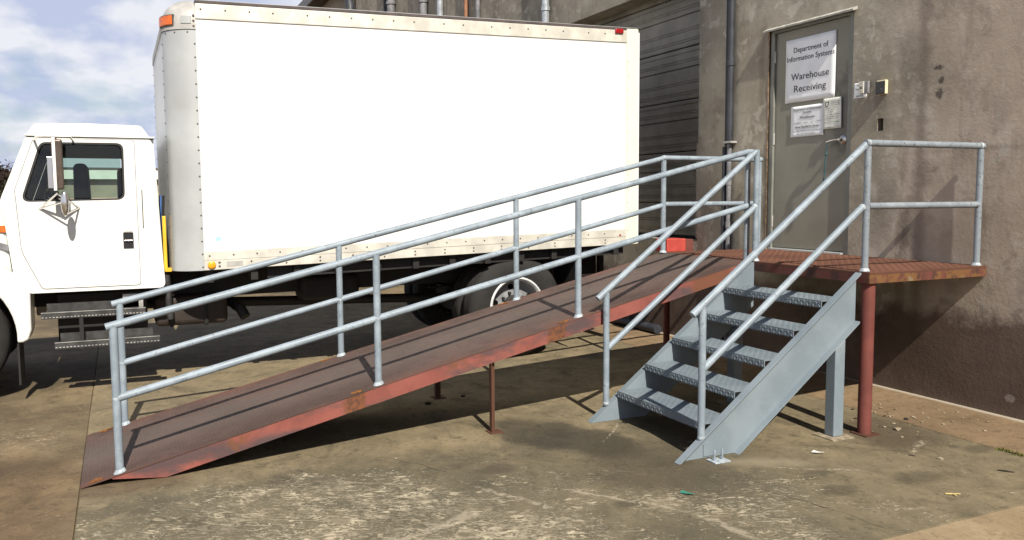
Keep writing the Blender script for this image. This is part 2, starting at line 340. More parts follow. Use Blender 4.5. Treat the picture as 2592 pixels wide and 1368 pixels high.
# warehouse concrete
def wallmat(name):
    k = NM(name); x = k.xyz()
    n1 = k.noise(1.1, 6, 0.62); n2 = k.noise(4.5, 6, 0.66); n3 = k.noise(30, 5, 0.7); n4 = k.noise(2.2, 4, 0.6, v=k.mp(sc=(1.6, 1, 0.3)))
    right = k.ss(k.M('ADD', x[0], k.M('MULTIPLY', k.M('SUBTRACT', n1, 0.5), 1.6)), -1.25, 0.1)
    c1 = k.mix(k.ss(n1, 0.36, 0.66), (0.28, 0.25, 0.195), (0.43, 0.39, 0.315))
    c2 = k.mix(k.ss(n1, 0.36, 0.66), (0.41, 0.335, 0.265), (0.54, 0.45, 0.365))
    c = k.mix(right, c1, c2)
    c = k.mix(k.ss(n2, 0.54, 0.66, 0, 0.7), c, (0.52, 0.475, 0.40))          # scaled-off pale patches
    c = k.mix(k.ss(n4, 0.54, 0.70, 0, 0.6), c, (0.19, 0.155, 0.118))         # run-down streaks
    n5 = k.noise(2.4, 7, 0.66, dist=0.2); n6 = k.noise(4.2, 7, 0.66, dist=0.25)
    c = k.mix(k.ss(n5, 0.50, 0.66, 0, 0.5), c, (0.20, 0.165, 0.125))
    c = k.mix(k.M('MULTIPLY', k.ss(n6, 0.56, 0.62, 0, 0.55), k.ss(right, 0.0, 1.0, 1.0, 0.45)), c, (0.56, 0.52, 0.44))
    c = k.mix(k.ss(n6, 0.42, 0.32, 0, 0.45), c, (0.19, 0.155, 0.12))
    # pour joint with a wavering darker band along it
    jw = k.M('ABSOLUTE', k.M('ADD', k.M('ADD', x[0], 0.60), k.M('MULTIPLY', k.M('SUBTRACT', n2, 0.5), 0.12)))
    c = k.mix(k.ss(jw, 0.10, 0.0, 0, 0.6), c, (0.17, 0.135, 0.108))
    # form line
    fl = k.M('ABSOLUTE', k.M('SUBTRACT', x[2], k.M('ADD', 1.93, k.M('MULTIPLY', n2, 0.05))))
    c = k.mix(k.M('MULTIPLY', k.ss(fl, 0.03, 0.0, 0, 0.3), right), c, (0.2, 0.155, 0.12))
    # patches of chipped dark spots
    sp = k.ell2 = None
    for (cx, cz, rx, rz, a) in ((-0.47, 2.60, 0.05, 0.022, .9), (-0.44, 2.50, 0.03, 0.03, .9), (-0.45, 2.40, 0.04, 0.05, .85), (-1.02, 2.40, 0.12, 0.3, .35), (-0.75, 2.75, 0.16, 0.25, .35), (0.05, 2.2, 0.1, 0.2, .3), (-0.9, 1.5, 0.2, 0.3, .3), (-0.72, 1.30, 0.1, 0.22, .6)):
        v = k.mp(sc=(1/rx, 0, 1/rz), v=k.mp(loc=(-cx, 0, -cz)))
        ln = k.n.new('ShaderNodeVectorMath'); ln.operation = 'LENGTH'; k.l.new(v, ln.inputs[0])
        d = k.M('ADD', ln.outputs['Value'], k.M('MULTIPLY', k.M('SUBTRACT', n3 if rx < .06 else n2, 0.5), 2.6))
        c = k.mix(k.ss(d, 1.1, 0.55 if rx < .06 else 0.2, 0, a), c, (0.085, 0.072, 0.06))
    # damp brown stain that has crept up from the ground
    dz = k.M('ADD', x[2], k.M('MULTIPLY', k.M('SUBTRACT', n2, 0.5), -0.46))
    dz = k.M('ADD', dz, k.M('MULTIPLY', k.M('SUBTRACT', n1, 0.5), -0.25))
    dm = k.ss(dz, 0.80, 0.62)
    c = k.mix(k.M('MULTIPLY', dm, 0.9), c, k.mix(k.ss(n1, 0.35, 0.65), (0.078, 0.051, 0.039), (0.125, 0.083, 0.064)))
    c = k.mix(k.ss(n3, 0.6, 0.74, 0, 0.35), c, (0.17, 0.14, 0.115))
    # lime blob low on the wall
    v = k.mp(sc=(1/0.045, 0, 1/0.035), v=k.mp(loc=(-0.22, 0, -0.14)))
    ln = k.n.new('ShaderNodeVectorMath'); ln.operation = 'LENGTH'; k.l.new(v, ln.inputs[0])
    c = k.mix(k.ss(k.M('ADD', ln.outputs['Value'], k.M('MULTIPLY', k.M('SUBTRACT', n3, 0.5), 2)), 1.1, 0.6, 0, 0.7), c, (0.3, 0.26, 0.24))
    h = k.M('ADD', n3, k.M('MULTIPLY', n2, 0.8))
    return k.out(c, 0.88, 0, k.bump(h, 0.32, 0.010), 0.25)
M['wall'] = wallmat('stained_concrete_wall')
M['ohd'] = plain('dark_olive_door_steel', (0.27, 0.245, 0.19), 0.5, 0, 0.25, 2.0)
M['ohd_dark'] = plain('door_gasket', (0.012, 0.012, 0.011), 0.8, 0, 0.1)
def doormat(name):
    k = NM(name); x = k.xyz(); n1 = k.noise(1.6, 5, 0.6); n2 = k.noise(7, 6, 0.7)
    c = k.mix(k.ss(n1, 0.35, 0.65), (0.215, 0.207, 0.165), (0.255, 0.245, 0.20))
    v = k.mp(sc=(1/0.16, 0, 1/0.42), v=k.mp(loc=(1.44, 0, -2.35)))
    ln = k.n.new('ShaderNodeVectorMath'); ln.operation = 'LENGTH'; k.l.new(v, ln.inputs[0])
    d = k.M('ADD', ln.outputs['Value'], k.M('MULTIPLY', k.M('SUBTRACT', n2, 0.5), 2.2))
    c = k.mix(k.ss(d, 1.15, 0.4, 0, 0.75), c, (0.08, 0.075, 0.07))
    c = k.mix(k.M('MULTIPLY', k.ss(d, 0.9, 0.3), k.ss(n2, 0.58, 0.68, 0, .6)), c, (0.34, 0.34, 0.3))
    return k.out(c, 0.5, 0, None, 0.4)
M['door'] = doormat('grey_green_door_paint')
M['frame'] = plain('grey_frame_paint', (0.19, 0.195, 0.17), 0.5, 0, 0.12, 6)
M['dripcap'] = plain('pale_drip_cap', (0.42, 0.41, 0.36), 0.6, 0, 0.2, 14)
M['rustjamb'] = plain('rusty_mortar', (0.30, 0.21, 0.14), 0.9, 0, 0.45, 30, 0.2, 0.5)
M['paper'] = plain('sign_paper', (0.86, 0.88, 0.90), 0.6, 0, 0.05, 5)
M['paper2'] = plain('yellowed_paper', (0.74, 0.76, 0.68), 0.6, 0, 0.08, 9)
M['ink'] = plain('black_ink', (0.02, 0.023, 0.027), 0.6, 0, 0.1)
M['inkfade'] = plain('faded_ink', (0.13, 0.14, 0.15), 0.7, 0, 0.3, 60)
M['steel'] = plain('satin_steel', (0.62, 0.60, 0.56), 0.28, 1.0, 0.1)
M['cream'] = plain('cream_plastic', (0.72, 0.66, 0.44), 0.5, 0, 0.06)
M['ivory'] = plain('ivory_plastic', (0.62, 0.60, 0.52), 0.5, 0, 0.06)
M['black'] = plain('black_plastic', (0.016, 0.016, 0.018), 0.4, 0, 0.2)
M['void'] = plain('dark_recess', (0.006, 0.005, 0.005), 1.0, 0, 0.1, 9, 0.0)
M['conduit'] = plain('dark_slate_conduit', (0.030, 0.033, 0.042), 0.55, 0, 0.25, 6)
M['conduit_pale'] = plain('grey_conduit', (0.18, 0.18, 0.19), 0.6, 0, 0.3, 8)
M['zincpipe'] = plain('zinc_conduit', (0.40, 0.43, 0.46), 0.4, 0.4, 0.2, 10)
M['coppery'] = plain('copper_brown_pipe', (0.28, 0.13, 0.07), 0.6, 0, 0.2, 10)
M['strap'] = plain('teal_strap', (0.03, 0.085, 0.10), 0.8, 0, 0.2, 40)
# truck
M['white'] = plain('white_truck_paint', (0.70, 0.705, 0.675), 0.35, 0, 0.02, 2)
M['frp'] = plain('white_box_panel', (0.70, 0.70, 0.69), 0.45, 0, 0.012, 1.2)
M['alu'] = plain('dull_aluminium', (0.45, 0.468, 0.465), 0.42, 0.3, 0.07, 2)
M['alu_cap'] = plain('grey_cast_corner', (0.40, 0.39, 0.37), 0.6, 0.15, 0.15, 8)
M['alu_rail'] = plain('aluminium_side_rail', (0.62, 0.60, 0.53), 0.45, 0.25, 0.12, 5)
M['creampaint'] = plain('cream_frame_paint', (0.78, 0.74, 0.58), 0.45, 0, 0.04, 4)
M['roofdark'] = plain('dark_roof_edge', (0.07, 0.055, 0.055), 0.7, 0, 0.3, 8)
M['rivet'] = plain('dirty_rivet', (0.10, 0.09, 0.08), 0.6, 0.3, 0.3, 30)
M['amber'] = plain('amber_lens', (0.62, 0.13, 0.02), 0.25, 0, 0.15, 50)
M['amber2'] = plain('yellow_amber_lens', (0.85, 0.36, 0.02), 0.25, 0, 0.1, 50)
M['redlens'] = plain('red_lens', (0.30, 0.008, 0.012), 0.25, 0, 0.1, 50)
M['yellow'] = plain('yellow_paint', (0.75, 0.45, 0.03), 0.45, 0, 0.1, 8)
M['chassis'] = plain('greasy_black_chassis', (0.012, 0.011, 0.0105), 0.7, 0, 0.3, 6)
M['rusttank'] = plain('rust_brown_tank', (0.026, 0.017, 0.013), 0.7, 0, 0.35, 7)
M['rubber'] = plain('worn_tyre_rubber', (0.024, 0.023, 0.022), 0.85, 0, 0.2, 9, 0.3)
M['rimwhite'] = plain('white_wheel_rim', (0.62, 0.63, 0.63), 0.45, 0, 0.1, 10)
M['rimgrey'] = plain('grey_wheel_disc', (0.26, 0.27, 0.28), 0.5, 0.2, 0.2, 10)
M['stepalu'] = plain('step_aluminium', (0.42, 0.41, 0.39), 0.4, 0.3, 0.25, 12)
M['stepdark'] = plain('shaded_step_metal', (0.045, 0.044, 0.043), 0.5, 0.2, 0.3, 12)  # cab's shade over steps and mount put into this dark colour
M['chrome'] = plain('chrome', (0.75, 0.73, 0.70), 0.15, 1.0, 0.05)
M['mirrorbrown'] = plain('mirror_back', (0.10, 0.075, 0.06), 0.35, 0.3, 0.2)
M['interior'] = plain('cab_interior', (0.035, 0.037, 0.04), 0.8, 0, 0.2)
M['seat'] = plain('seat_vinyl', (0.045, 0.05, 0.055), 0.6, 0, 0.15)
M['gasket'] = plain('black_window_rubber', (0.018, 0.018, 0.018), 0.6, 0, 0.1)
M['blue'] = plain('blue_hose', (0.05, 0.12, 0.30), 0.5, 0, 0.2)
k = NM('cab_glass'); nt = k.m.node_tree
gl = k.n.new('ShaderNodeBsdfGlossy'); gl.inputs['Roughness'].default_value = 0.02; gl.inputs[0].default_value = (1, 1, 1, 1)
tr = k.n.new('ShaderNodeBsdfTransparent'); tr.inputs[0].default_value = (0.62, 0.74, 0.70, 1)
fr = k.n.new('ShaderNodeFresnel'); fr.inputs[0].default_value = 1.5; mx = k.n.new('ShaderNodeMixShader')
k.l.new(fr.outputs[0], mx.inputs[0]); k.l.new(tr.outputs[0], mx.inputs[1]); k.l.new(gl.outputs[0], mx.inputs[2])
k.l.new(mx.outputs[0], k.n['Material Output'].inputs[0]); M['glass'] = k.m
M['bark'] = plain('bare_bark', (0.060, 0.040, 0.034), 0.9, 0, 0.3, 6, 0.1)
M['twig'] = plain('dry_twigs', (0.075, 0.045, 0.042), 0.9, 0, 0.3, 3, 0.1)
M['leaf'] = plain('dark_winter_foliage', (0.040, 0.036, 0.022), 0.8, 0, 0.4, 2, 0.2)
M['farwall'] = plain('far_beige_wall', (0.30, 0.25, 0.19), 0.8, 0, 0.15, 0.8)
M['farfascia'] = plain('far_white_fascia', (0.72, 0.71, 0.65), 0.6, 0, 0.05, 1)
M['chip'] = plain('concrete_chip', (0.27, 0.225, 0.16), 0.9, 0, 0.3, 30, 0.2)
M['chipdark'] = plain('dark_clod', (0.035, 0.028, 0.022), 0.9, 0, 0.3, 30, 0.2)
M['white_scrap'] = plain('white_scrap', (0.75, 0.74, 0.70), 0.8, 0, 0.1)
M['green_scrap'] = plain('green_scrap', (0.03, 0.20, 0.14), 0.7, 0, 0.1)
M['straw'] = plain('dry_straw', (0.50, 0.40, 0.16), 0.8, 0, 0.1)
M['moss'] = plain('moss', (0.10, 0.105, 0.025), 0.9, 0, 0.4, 30, 0.1)

# ------------------------------------------------------------------ ground
G0 = -0.05
def gz(x, y):
    t = min(1, max(0, (y+1.2)/1.2)); return G0+0.055*t*t*(3-2*t)
mb = MB(); s = 600
mb.add([(-s, -s, -0.060), (s, -s, -0.060), (s, s, -0.060), (-s, s, -0.060)], [(0, 1, 2, 3)])
ground = tag(mb.build('ground', M['earth']), kind='structure')
gap = 0.0035
def slab(x0, x1, y0, y1, mat, ny=1):
    mb = MB(); ys = [y0+gap+(y1-y0-2*gap)*i/ny for i in range(ny+1)]
    xa, xb = x0+gap, x1-gap; n = len(ys); vs = []
    for y in ys: vs += [(xa, y, gz(xa, y)), (xb, y, gz(xb, y))]
    fs = [(2*i, 2*i+1, 2*i+3, 2*i+2) for i in range(n-1)]
    b = len(vs)
    for y in (ys[0], ys[-1]): vs += [(xa, y, -0.25), (xb, y, -0.25)]
    fs += [(0, b, b+1, 1), (2*n-2, 2*n-1, b+3, b+2)]
    fs += [tuple([2*i for i in range(n)]+[b+2, b]), tuple([2*i+1 for i in range(n)][::-1]+[b+1, b+3])]
    mb.add(vs, fs); o = mb.build('concrete_slab', mat, ground, bevel=0.003); return o
slab(-9.7, 1.295, -6.07, -0.695, M['slab_main'], 24)
slab(-9.7, 1.295, -0.695, 0.02, M['slab_wall'], 6)
slab(-9.7, 1.295, -11.4, -6.07, M['slab_left'])
slab(1.295, 6.6, -6.07, -0.695, M['slab_right'], 12)
slab(1.295, 6.6, -0.695, 0.02, M['slab_right'], 6)
slab(1.295, 6.6, -11.4, -6.07, M['slab_left'])
for i in range(3):
    x1 = -9.7-5.5*i
    for y0, y1 in ((-6.07, -0.02), (-11.4, -6.07), (-16.8, -11.4)): slab(x1-5.5, x1, y0, y1, M['slab_left'], 1)
slab(-9.7, 1.295, -16.8, -11.4, M['slab_left'])

# ------------------------------------------------------------------ warehouse
H, D = 1.093, 1.193
HR = 0.879                                              # handrail height
wh = thing('warehouse', 'stained concrete warehouse wall with grey steel door and dark overhead door', 'warehouse', (-8, 0.3, 0))
def holed_wall(x0, x1, z0, z1, holes, y, depth):
    xs = sorted({x0, x1, *[h[0] for h in holes], *[h[1] for h in holes]}); zs = sorted({z0, z1, *[h[2] for h in holes], *[h[3] for h in holes]})
    mb = MB()
    for i in range(len(xs)-1):
        for j in range(len(zs)-1):
            cx, cz = (xs[i]+xs[i+1])/2, (zs[j]+zs[j+1])/2
            if any(h[0] < cx < h[1] and h[2] < cz < h[3] for h in holes): continue
            mb.add([(xs[i], y, zs[j]), (xs[i+1], y, zs[j]), (xs[i+1], y, zs[j+1]), (xs[i], y, zs[j+1])], [(0, 1, 2, 3)])
    for a, b, c, d in holes:
        q = y+depth
        mb.add([(a, y, c), (b, y, c), (b, y, d), (a, y, d), (a, q, c), (b, q, c), (b, q, d), (a, q, d)],
               [(0, 1, 5, 4), (1, 2, 6, 5), (2, 3, 7, 6), (3, 0, 4, 7)])
    return mb
DX0, DX1, DZ1 = -2.345, -1.312, 3.205                    # door opening
OX0, OX1, OZ0, OZ1 = -6.75, -3.44, 1.12, 4.02            # overhead door opening
mb = holed_wall(-17.75, 7.0, -0.3, 8.6, [(DX0, DX1, H-0.03, DZ1), (OX0, OX1, OZ0, OZ1), (-1.034, -0.973, 2.153, 2.256)], 0.0, 0.32)
mb.build('wall', M['wall'], wh)
MB().box(-26, -17.76, 0.05, 0.3, -0.3, 7.42).build('end_wall', M['farwall'], wh)
MB().box(-26.2, -17.70, -0.35, 0.3, 7.45, 7.62).build('eave', M['roofdark'], wh)
MB().box(-26.2, -17.70, -0.40, -0.36, 7.42, 7.70).build('gutter', M['conduit_pale'], wh)
MB().box(-7.2, 7.0, 0.33, 0.36, -0.3, 8.6).build('backing_wall', M['void'], wh)
# jamb return: the thicker lower part of the dock jamb
MB().box(-3.50, -3.442, 0.02, 0.20, 1.15, 2.2).build('jamb_guard', M['wall'], wh, bevel=0.006)
# overhead door sections
od = MB(); od.box(OX0, OX1, 0.295, 0.315, OZ0, OZ1); odo = od.build('overhead_door', M['ohd_dark'], wh)
zj = [1.148, 1.544, 2.144, 2.742, 3.345, 3.95, 4.3]
def section(z0, z1):
    # ribbed profile (y,z) extruded along x
    h = z1-z0; yb = 0.262; pr = [(0.29, z0+0.006)]
    def rib(z, d=0.010, w=0.012): return [(yb, z-w), (yb+d, z-w*0.4), (yb+d, z+w*0.4), (yb, z+w)]
    pr += [(yb+0.006, z0+0.006), (yb, z0+0.016)]
    for f, d, w in ((0.10, 0.007, 0.009), (0.145, 0.007, 0.009), (0.30, 0.007, 0.009), (0.345, 0.007, 0.009), (0.375+0.24, 0.018, 0.010), (0.72, 0.007, 0.009), (0.765, 0.007, 0.009), (0.90, 0.007, 0.009)):
        z = z0+0.6*f
        if z+w < z1-0.02: pr += rib(z, d, w)
    pr += [(yb, z1-0.016), (yb+0.006, z1-0.006), (0.29, z1-0.006)]
    m = MB(); n = len(pr); vs = [(OX0+0.01, y, z) for y, z in pr]+[(OX1-0.005, y, z) for y, z in pr]
    m.add(vs, [(i, i+1, n+i+1, n+i) for i in range(n-1)]); return m
for z0, z1 in zip(zj, zj[1:]): section(z0, min(z1, OZ1+0.2)).build('panel', M['ohd'], odo)
# grooves at mid rib read dark through depth; bottom gasket
MB().box(OX0+0.02, OX1-0.01, 0.255, 0.29, OZ0+0.003, 1.146).build('bottom_seal', M['ohd_dark'], odo)
# personnel door
pd = MB().box(-2.288, -1.374, 0.035, 0.08, H+0.022, 3.172).build('door', M['door'], wh, bevel=0.004)
fm = MB(); fm.prism([(DX0+.002, H-0.02), (-2.291, H-0.02), (-2.291, 3.175), (-1.371, 3.175), (-1.371, H-0.02), (DX1-.002, H-0.02), (DX1-.002, DZ1-.002), (DX0+.002, DZ1-.002)], 'y', 0.012, 0.14)
fmo = fm.build('door_frame', M['frame'], wh, bevel=0.004)
MB().box(-2.29, -1.372, -0.02, 0.09, H-0.02, H+0.016).build('threshold', M['alu'], wh, bevel=0.004)
for z in (2.953, 2.167, 1.369): MB().sweep([(-2.290, 0.024, z-0.055), (-2.290, 0.024, z+0.055)], 0.010, 10).build('hinge', M['alu_cap'], pd)
cp = MB(); cp.prism([(-0.055, 3.190), (-0.058, 3.205), (-0.003, 3.232), (-0.003, 3.205)], 'x', -2.385, -1.275); cp.build('drip_cap', M['dripcap'], wh)
for s_ in (-1,):
    j = MB(); xx = DX0 if s_ < 0 else DX1
    random.seed(3+s_); n = 34; pts = [(xx+s_*(-0.0), 1.12)]
    zz = [H+0.03+(DZ1-H-0.03)*i/n for i in range(n+1)]
    out = [(xx+s_*random.uniform(0.006, 0.026), z) for z in zz]
    j.prism([(xx, z) for z in zz]+out[::-1], 'y', -0.004, 0.012); j.build('crumbled_mortar', M['rustjamb'], wh)
hd = MB(); hd.lathe((-1.432, 0.035, 2.108), (0, -1, 0), [(0, 0.042), (0.006, 0.042), (0.014, 0.034), (0.02, 0.016), (0.055, 0.013), (0.058, 0)], 24)
hd.sweep([(-1.432, -0.018, 2.108), (-1.47, -0.024, 2.108), (-1.52, -0.026, 2.103), (-1.565, -0.022, 2.092)], 0.0095, 10)
hd.build('lever_handle', M['steel'], pd, smooth=True)
MB().box(-1.030, -0.977, 0.2, 0.21, 2.157, 2.252).build('wall_hole_back', M['void'], wh)
st = MB(); st.sweep([(-1.545, -0.034, 2.09), (-1.556, -0.033, 2.02), (-1.566, -0.03, 1.95), (-1.572, -0.028, 1.86), (-1.582, -0.026, 1.77)], 0.006, 6)
st.box(-1.59, -1.574, -0.032, -0.022, 1.745, 1.775); st.ball((-1.559, -0.033, 1.985), 0.012, 8)
tag(st.build('strap', M['strap']), 'thin dark teal strap hanging from the steel door lever', 'strap')

def text(body, x, y, z, size, mat, parent, name='lettering', align='CENTER', xs=1.0, wd=None):
    cu = bpy.data.curves.new('t', 'FONT'); cu.body = body; cu.size = size; cu.align_x = align; cu.extrude = 0.0004; cu.resolution_u = 3; cu.space_character = 1.02
    t = bpy.data.objects.new('t', cu); COL.objects.link(t)
    dg = bpy.context.evaluated_depsgraph_get(); me = bpy.data.meshes.new_from_object(t.evaluated_get(dg)); bpy.data.objects.remove(t)
    off = BASE[parent.name]
    if wd: xs = wd/(max(v.co.x for v in me.vertices)-min(v.co.x for v in me.vertices))
    for v in me.vertices:
        a, b, c = v.co; v.co = (x+a*xs-off.x, y-c-off.y, z+b-off.z)
    me.materials.clear(); me.materials.append(mat); me.name = name
    o = bpy.data.objects.new(name, me); COL.objects.link(o); o.parent = parent; BASE[o.name] = off; o['kind'] = 'stuff'
    return o
def sheet(name, label, cat, x0, x1, z0, z1, y, mat, curl=0.004, tilt=0.0):
    n, m = 10, 12; mb = MB(); vs = []; random.seed(int((x0+z0)*999))
    ph = random.uniform(0, 6)
    for j in range(m+1):
        for i in range(n+1):
            u, w = i/n, j/m; e = (abs(u-.5)*2)**6+(abs(w-.5)*2)**8
            vs.append((x0+(x1-x0)*u+tilt*(w-.5), y-curl*min(1.6, e)*.6-0.0006*math.sin(9*u+ph)*math.sin(7*w+ph), z0+(z1-z0)*w))
    fs = [(j*(n+1)+i, j*(n+1)+i+1, (j+1)*(n+1)+i+1, (j+1)*(n+1)+i) for j in range(m) for i in range(n)]
    mb.add(vs, fs); o = mb.build(name, mat, smooth=True)
    so = o.modifiers.new('thickness', 'SOLIDIFY'); so.thickness = 0.0008; so.offset = 0
    return tag(o, label, cat)
sg = sheet('door_sign', 'large white door sign reading Department of Information Systems Warehouse Receiving', 'sign', -2.150, -1.533, 2.493, 3.080, 0.030, M['paper'])
ty = 0.027
text('Department of', -1.842, ty, 2.955, 0.070, M['ink'], sg, wd=0.425)
text('Information Systems', -1.842, ty, 2.876, 0.070, M['ink'], sg, wd=0.585)
text('Warehouse', -1.842, ty, 2.700, 0.090, M['ink'], sg, wd=0.465)
text('Receiving', -1.842, ty, 2.588, 0.090, M['ink'], sg, wd=0.395)
sg2 = sheet('door_notice', 'lower left white paper notice on the door headed Warehouse', 'notice', -2.066, -1.657, 2.167, 2.452, 0.029, M['paper'])
text('Department of Information', -1.862, ty-.001, 2.410, 0.034, M['inkfade'], sg2, wd=0.35); text('Systems', -1.862, ty-.001, 2.380, 0.032, M['inkfade'], sg2)
text('Warehouse', -1.862, ty-.001, 2.335, 0.037, M['ink'], sg2, xs=1.05)
text('Please Ring Bell for Service', -1.862, ty-.001, 2.250, 0.029, M['ink'], sg2, wd=0.30)
def scribble(x0, x1, z, h, parent, mat, y, seed):
    # rows of print too small to read: short strokes
    random.seed(seed); mb = MB(); x = x0
    while x < x1:
        w = random.uniform(0.006, 0.02); e = min(x1, x+w)
        xx = x
        while xx < e-0.002:
            hh = h*random.choice((.55, .6, 1)); mb.box(xx, xx+0.0016, y-.0008, y-.0003, z, z+hh); xx += random.uniform(.0028, .0042)
        x = e+0.006
    mb.build('fine_print', mat, parent)
for i, (a, b, z) in enumerate(((-2.03, -1.93, 2.292), (-1.90, -1.85, 2.292), (-1.81, -1.79, 2.292), (-1.74, -1.68, 2.296), (-2.05, -1.675, 2.217), (-1.98, -1.76, 2.188))): scribble(a, b, z, 0.013, sg2, M['inkfade'], 0.0275, i)
MB().box(-2.0, -1.72, 0.0265, 0.0268, 2.243, 2.2445).build('underline', M['ink'], sg2)
sg3 = sheet('door_notice', 'lower right cream paper notice with small emblem overlapping the others on the door', 'notice', -1.657, -1.448, 2.214, 2.488, 0.0245, M['paper2'], tilt=-0.008)
em = MB(); em.prism([(-1.640, 2.455), (-1.592, 2.458), (-1.597, 2.440), (-1.605, 2.415), (-1.630, 2.410), (-1.636, 2.425)], 'y', 0.0222, 0.0228); em.build('emblem', M['ink'], sg3)
MB().prism([(-1.632, 2.448), (-1.602, 2.450), (-1.607, 2.436), (-1.612, 2.42), (-1.626, 2.418)], 'y', 0.0216, 0.0221).build('emblem_centre', M['paper2'], sg3)
for i, (a, b, z) in enumerate(((-1.57, -1.47, 2.45), (-1.57, -1.47, 2.435), (-1.57, -1.47, 2.42), (-1.62, -1.50, 2.395), (-1.60, -1.53, 2.378), (-1.585, -1.54, 2.36), (-1.64, -1.465, 2.337), (-1.62, -1.48, 2.318), (-1.63, -1.49, 2.302), (-1.64, -1.47, 2.27), (-1.60, -1.56, 2.225), (-1.50, -1.46, 2.23))): scribble(a, b, z, 0.009, sg3, M['inkfade'], 0.0225, 30+i)
sg4 = sheet('bell_notice', 'small white paper asking visitors to ring the bell, left of the door bell', 'notice', -1.288, -1.150, 2.448, 2.576, -0.002, M['paper'], curl=0.003)
for t_, z in (('Please', 2.545), ('ring bell', 2.515), ('for', 2.488), ('service', 2.458)): text(t_, -1.222, -0.0068, z, 0.03, M['inkfade'], sg4, xs=.9)
bl = thing('door_bell', 'ivory push-button door bell on grey backing box beside the door', 'door bell', (-1.165, 0, 2.47))
MB().box(-1.19, -1.112, -0.036, -0.012, 2.475, 2.578).build('backing_box', M['conduit_pale'], bl, bevel=0.004)
MB().box(-1.203, -1.15, -0.045, -0.0365, 2.478, 2.578).build('face_plate', M['ivory'], bl, bevel=0.002)
bt = MB(); bt.lathe((-1.176, -0.0455, 2.527), (0, -1, 0), [(0, 0.011), (0.004, 0.011), (0.007, 0.006), (0.007, 0)], 14)
for z in (2.562, 2.494): MB().lathe((-1.176, -0.0455, z), (0, -1, 0), [(0, 0.004), (0.002, 0.003), (0.002, 0)], 8).build('screw', M['rivet'], bl)
bt.build('push_button', M['rivet'], bl)
rd = thing('card_reader', 'black card reader with cream side on the wall right of the door', 'card reader', (-0.97, 0, 2.45))
MB().box(-1.022, -0.934, -0.034, -0.002, 2.452, 2.566).build('back_housing', M['cream'], rd, bevel=0.004)
MB().box(-1.022, -0.936, -0.050, -0.0345, 2.453, 2.555).build('face', M['black'], rd, bevel=0.004)
MB().box(-0.968, -0.948, -0.0512, -0.0502, 2.492, 2.496).box(-0.962, -0.954, -0.0512, -0.0502, 2.480, 2.486).build('indicator', M['conduit_pale'], rd)

# conduits on the wall
def pipe(name, label, x, r, z0, z1, mat, y=None, coup=(), group='conduits running up the warehouse wall', straps=()):
    y = -r-0.012 if y is None else y
    t = thing(name, label, 'conduit', (x, y, z0), group)
    MB().sweep([(x, y, z0), (x, y, z1)], r, 14).build('tube', mat, t, smooth=True)
    for z in coup: MB().sweep([(x, y, z-0.03), (x, y, z+0.03)], r*1.22, 14).build('coupling', mat, t, smooth=True)
    for z in straps: MB().box(x-r*1.9, x+r*1.9, y-r*1.1, y+r+0.01, z-0.01, z+0.01).build('strap_clamp', M['alu_cap'], t, bevel=0.003)
    return t
pipe('conduit', 'thick dark slate conduit between overhead door and steel door, right of its thin twin', -2.862, 0.034, 2.17, 8.4, M['conduit'], straps=(2.17,), coup=(2.98,))
pipe('conduit', 'thin dark slate conduit left of the thick one beside the steel door', -2.925, 0.021, 2.13, 8.4, M['conduit'])
pipe('conduit', 'lower left grey conduit stub with dark coupling near the landing, beside the steel door', -2.945, 0.026, 0.02, 2.128, M['conduit'], coup=(1.75, 1.33))
pipe('conduit', 'lower right grey conduit stub with dark coupling near the landing, beside the steel door', -2.875, 0.025, 0.02, 2.155, M['conduit_pale'], coup=(1.76, 1.32))
pipe('conduit', 'shiny zinc conduit with coupling above the rear of the truck box', -6.95, 0.055, 4.05, 8.4, M['zincpipe'], coup=(4.34,))
pipe('conduit', 'pair-like thin grey conduit just right of the copper brown pipe above the truck', -9.52, 0.04, 4.05, 8.4, M['conduit_pale'])
pipe('conduit', 'slim copper brown pipe on the wall above the truck box', -10.07, 0.035, 4.05, 8.4, M['coppery'])
pipe('conduit', 'plain pale zinc conduit left of the copper brown pipe above the truck', -11.32, 0.06, 4.05, 8.4, M['zincpipe'])
pipe('conduit', 'grey conduit with a fitting second left of the copper brown pipe', -12.24, 0.075, 4.05, 8.4, M['conduit_pale'], coup=(5.55,))
pipe('conduit', 'right one of two dark conduits at the far end of the wall', -14.38, 0.09, 4.05, 8.4, M['conduit_pale'], coup=(5.95,))
pipe('conduit', 'left one of two dark conduits at the far end of the wall', -14.85, 0.06, 4.05, 8.4, M['conduit'])
gp = MB(); gp.sweep([(-17.9, -0.12, 4.0), (-17.9, -0.12, 6.6), (-18.2, -0.12, 7.0), (-19.0, -0.14, 7.2), (-20.2, -0.2, 7.4)], 0.11, 12)
tag(gp.build('downspout', M['conduit'], smooth=True), 'dark bent downspout under the eave at the far end of the building', 'downspout')
# dock bumper
db = thing('dock_bumper', 'bright red steel dock bumper box under the corner of the overhead door', 'dock bumper', (-3.5, 0, 1.0))
MB().box(-3.72, -3.50, -0.36, -0.105, 1.005, 1.150).build('bumper_box', M['redbox'], db, bevel=0.008)
MB().box(-3.70, -3.505, -0.104, -0.002, 1.00, 1.140).build('bracket', M['redpost'], db, bevel=0.004)
wp = MB().sweep([(-5.4, -0.12, 0.06), (-4.0, -0.12, 0.06)], 0.055, 12)
tag(wp.build('drain_pipe', M['conduit'], smooth=True), 'grey pipe lying along the foot of the wall behind the ramp', 'pipe')

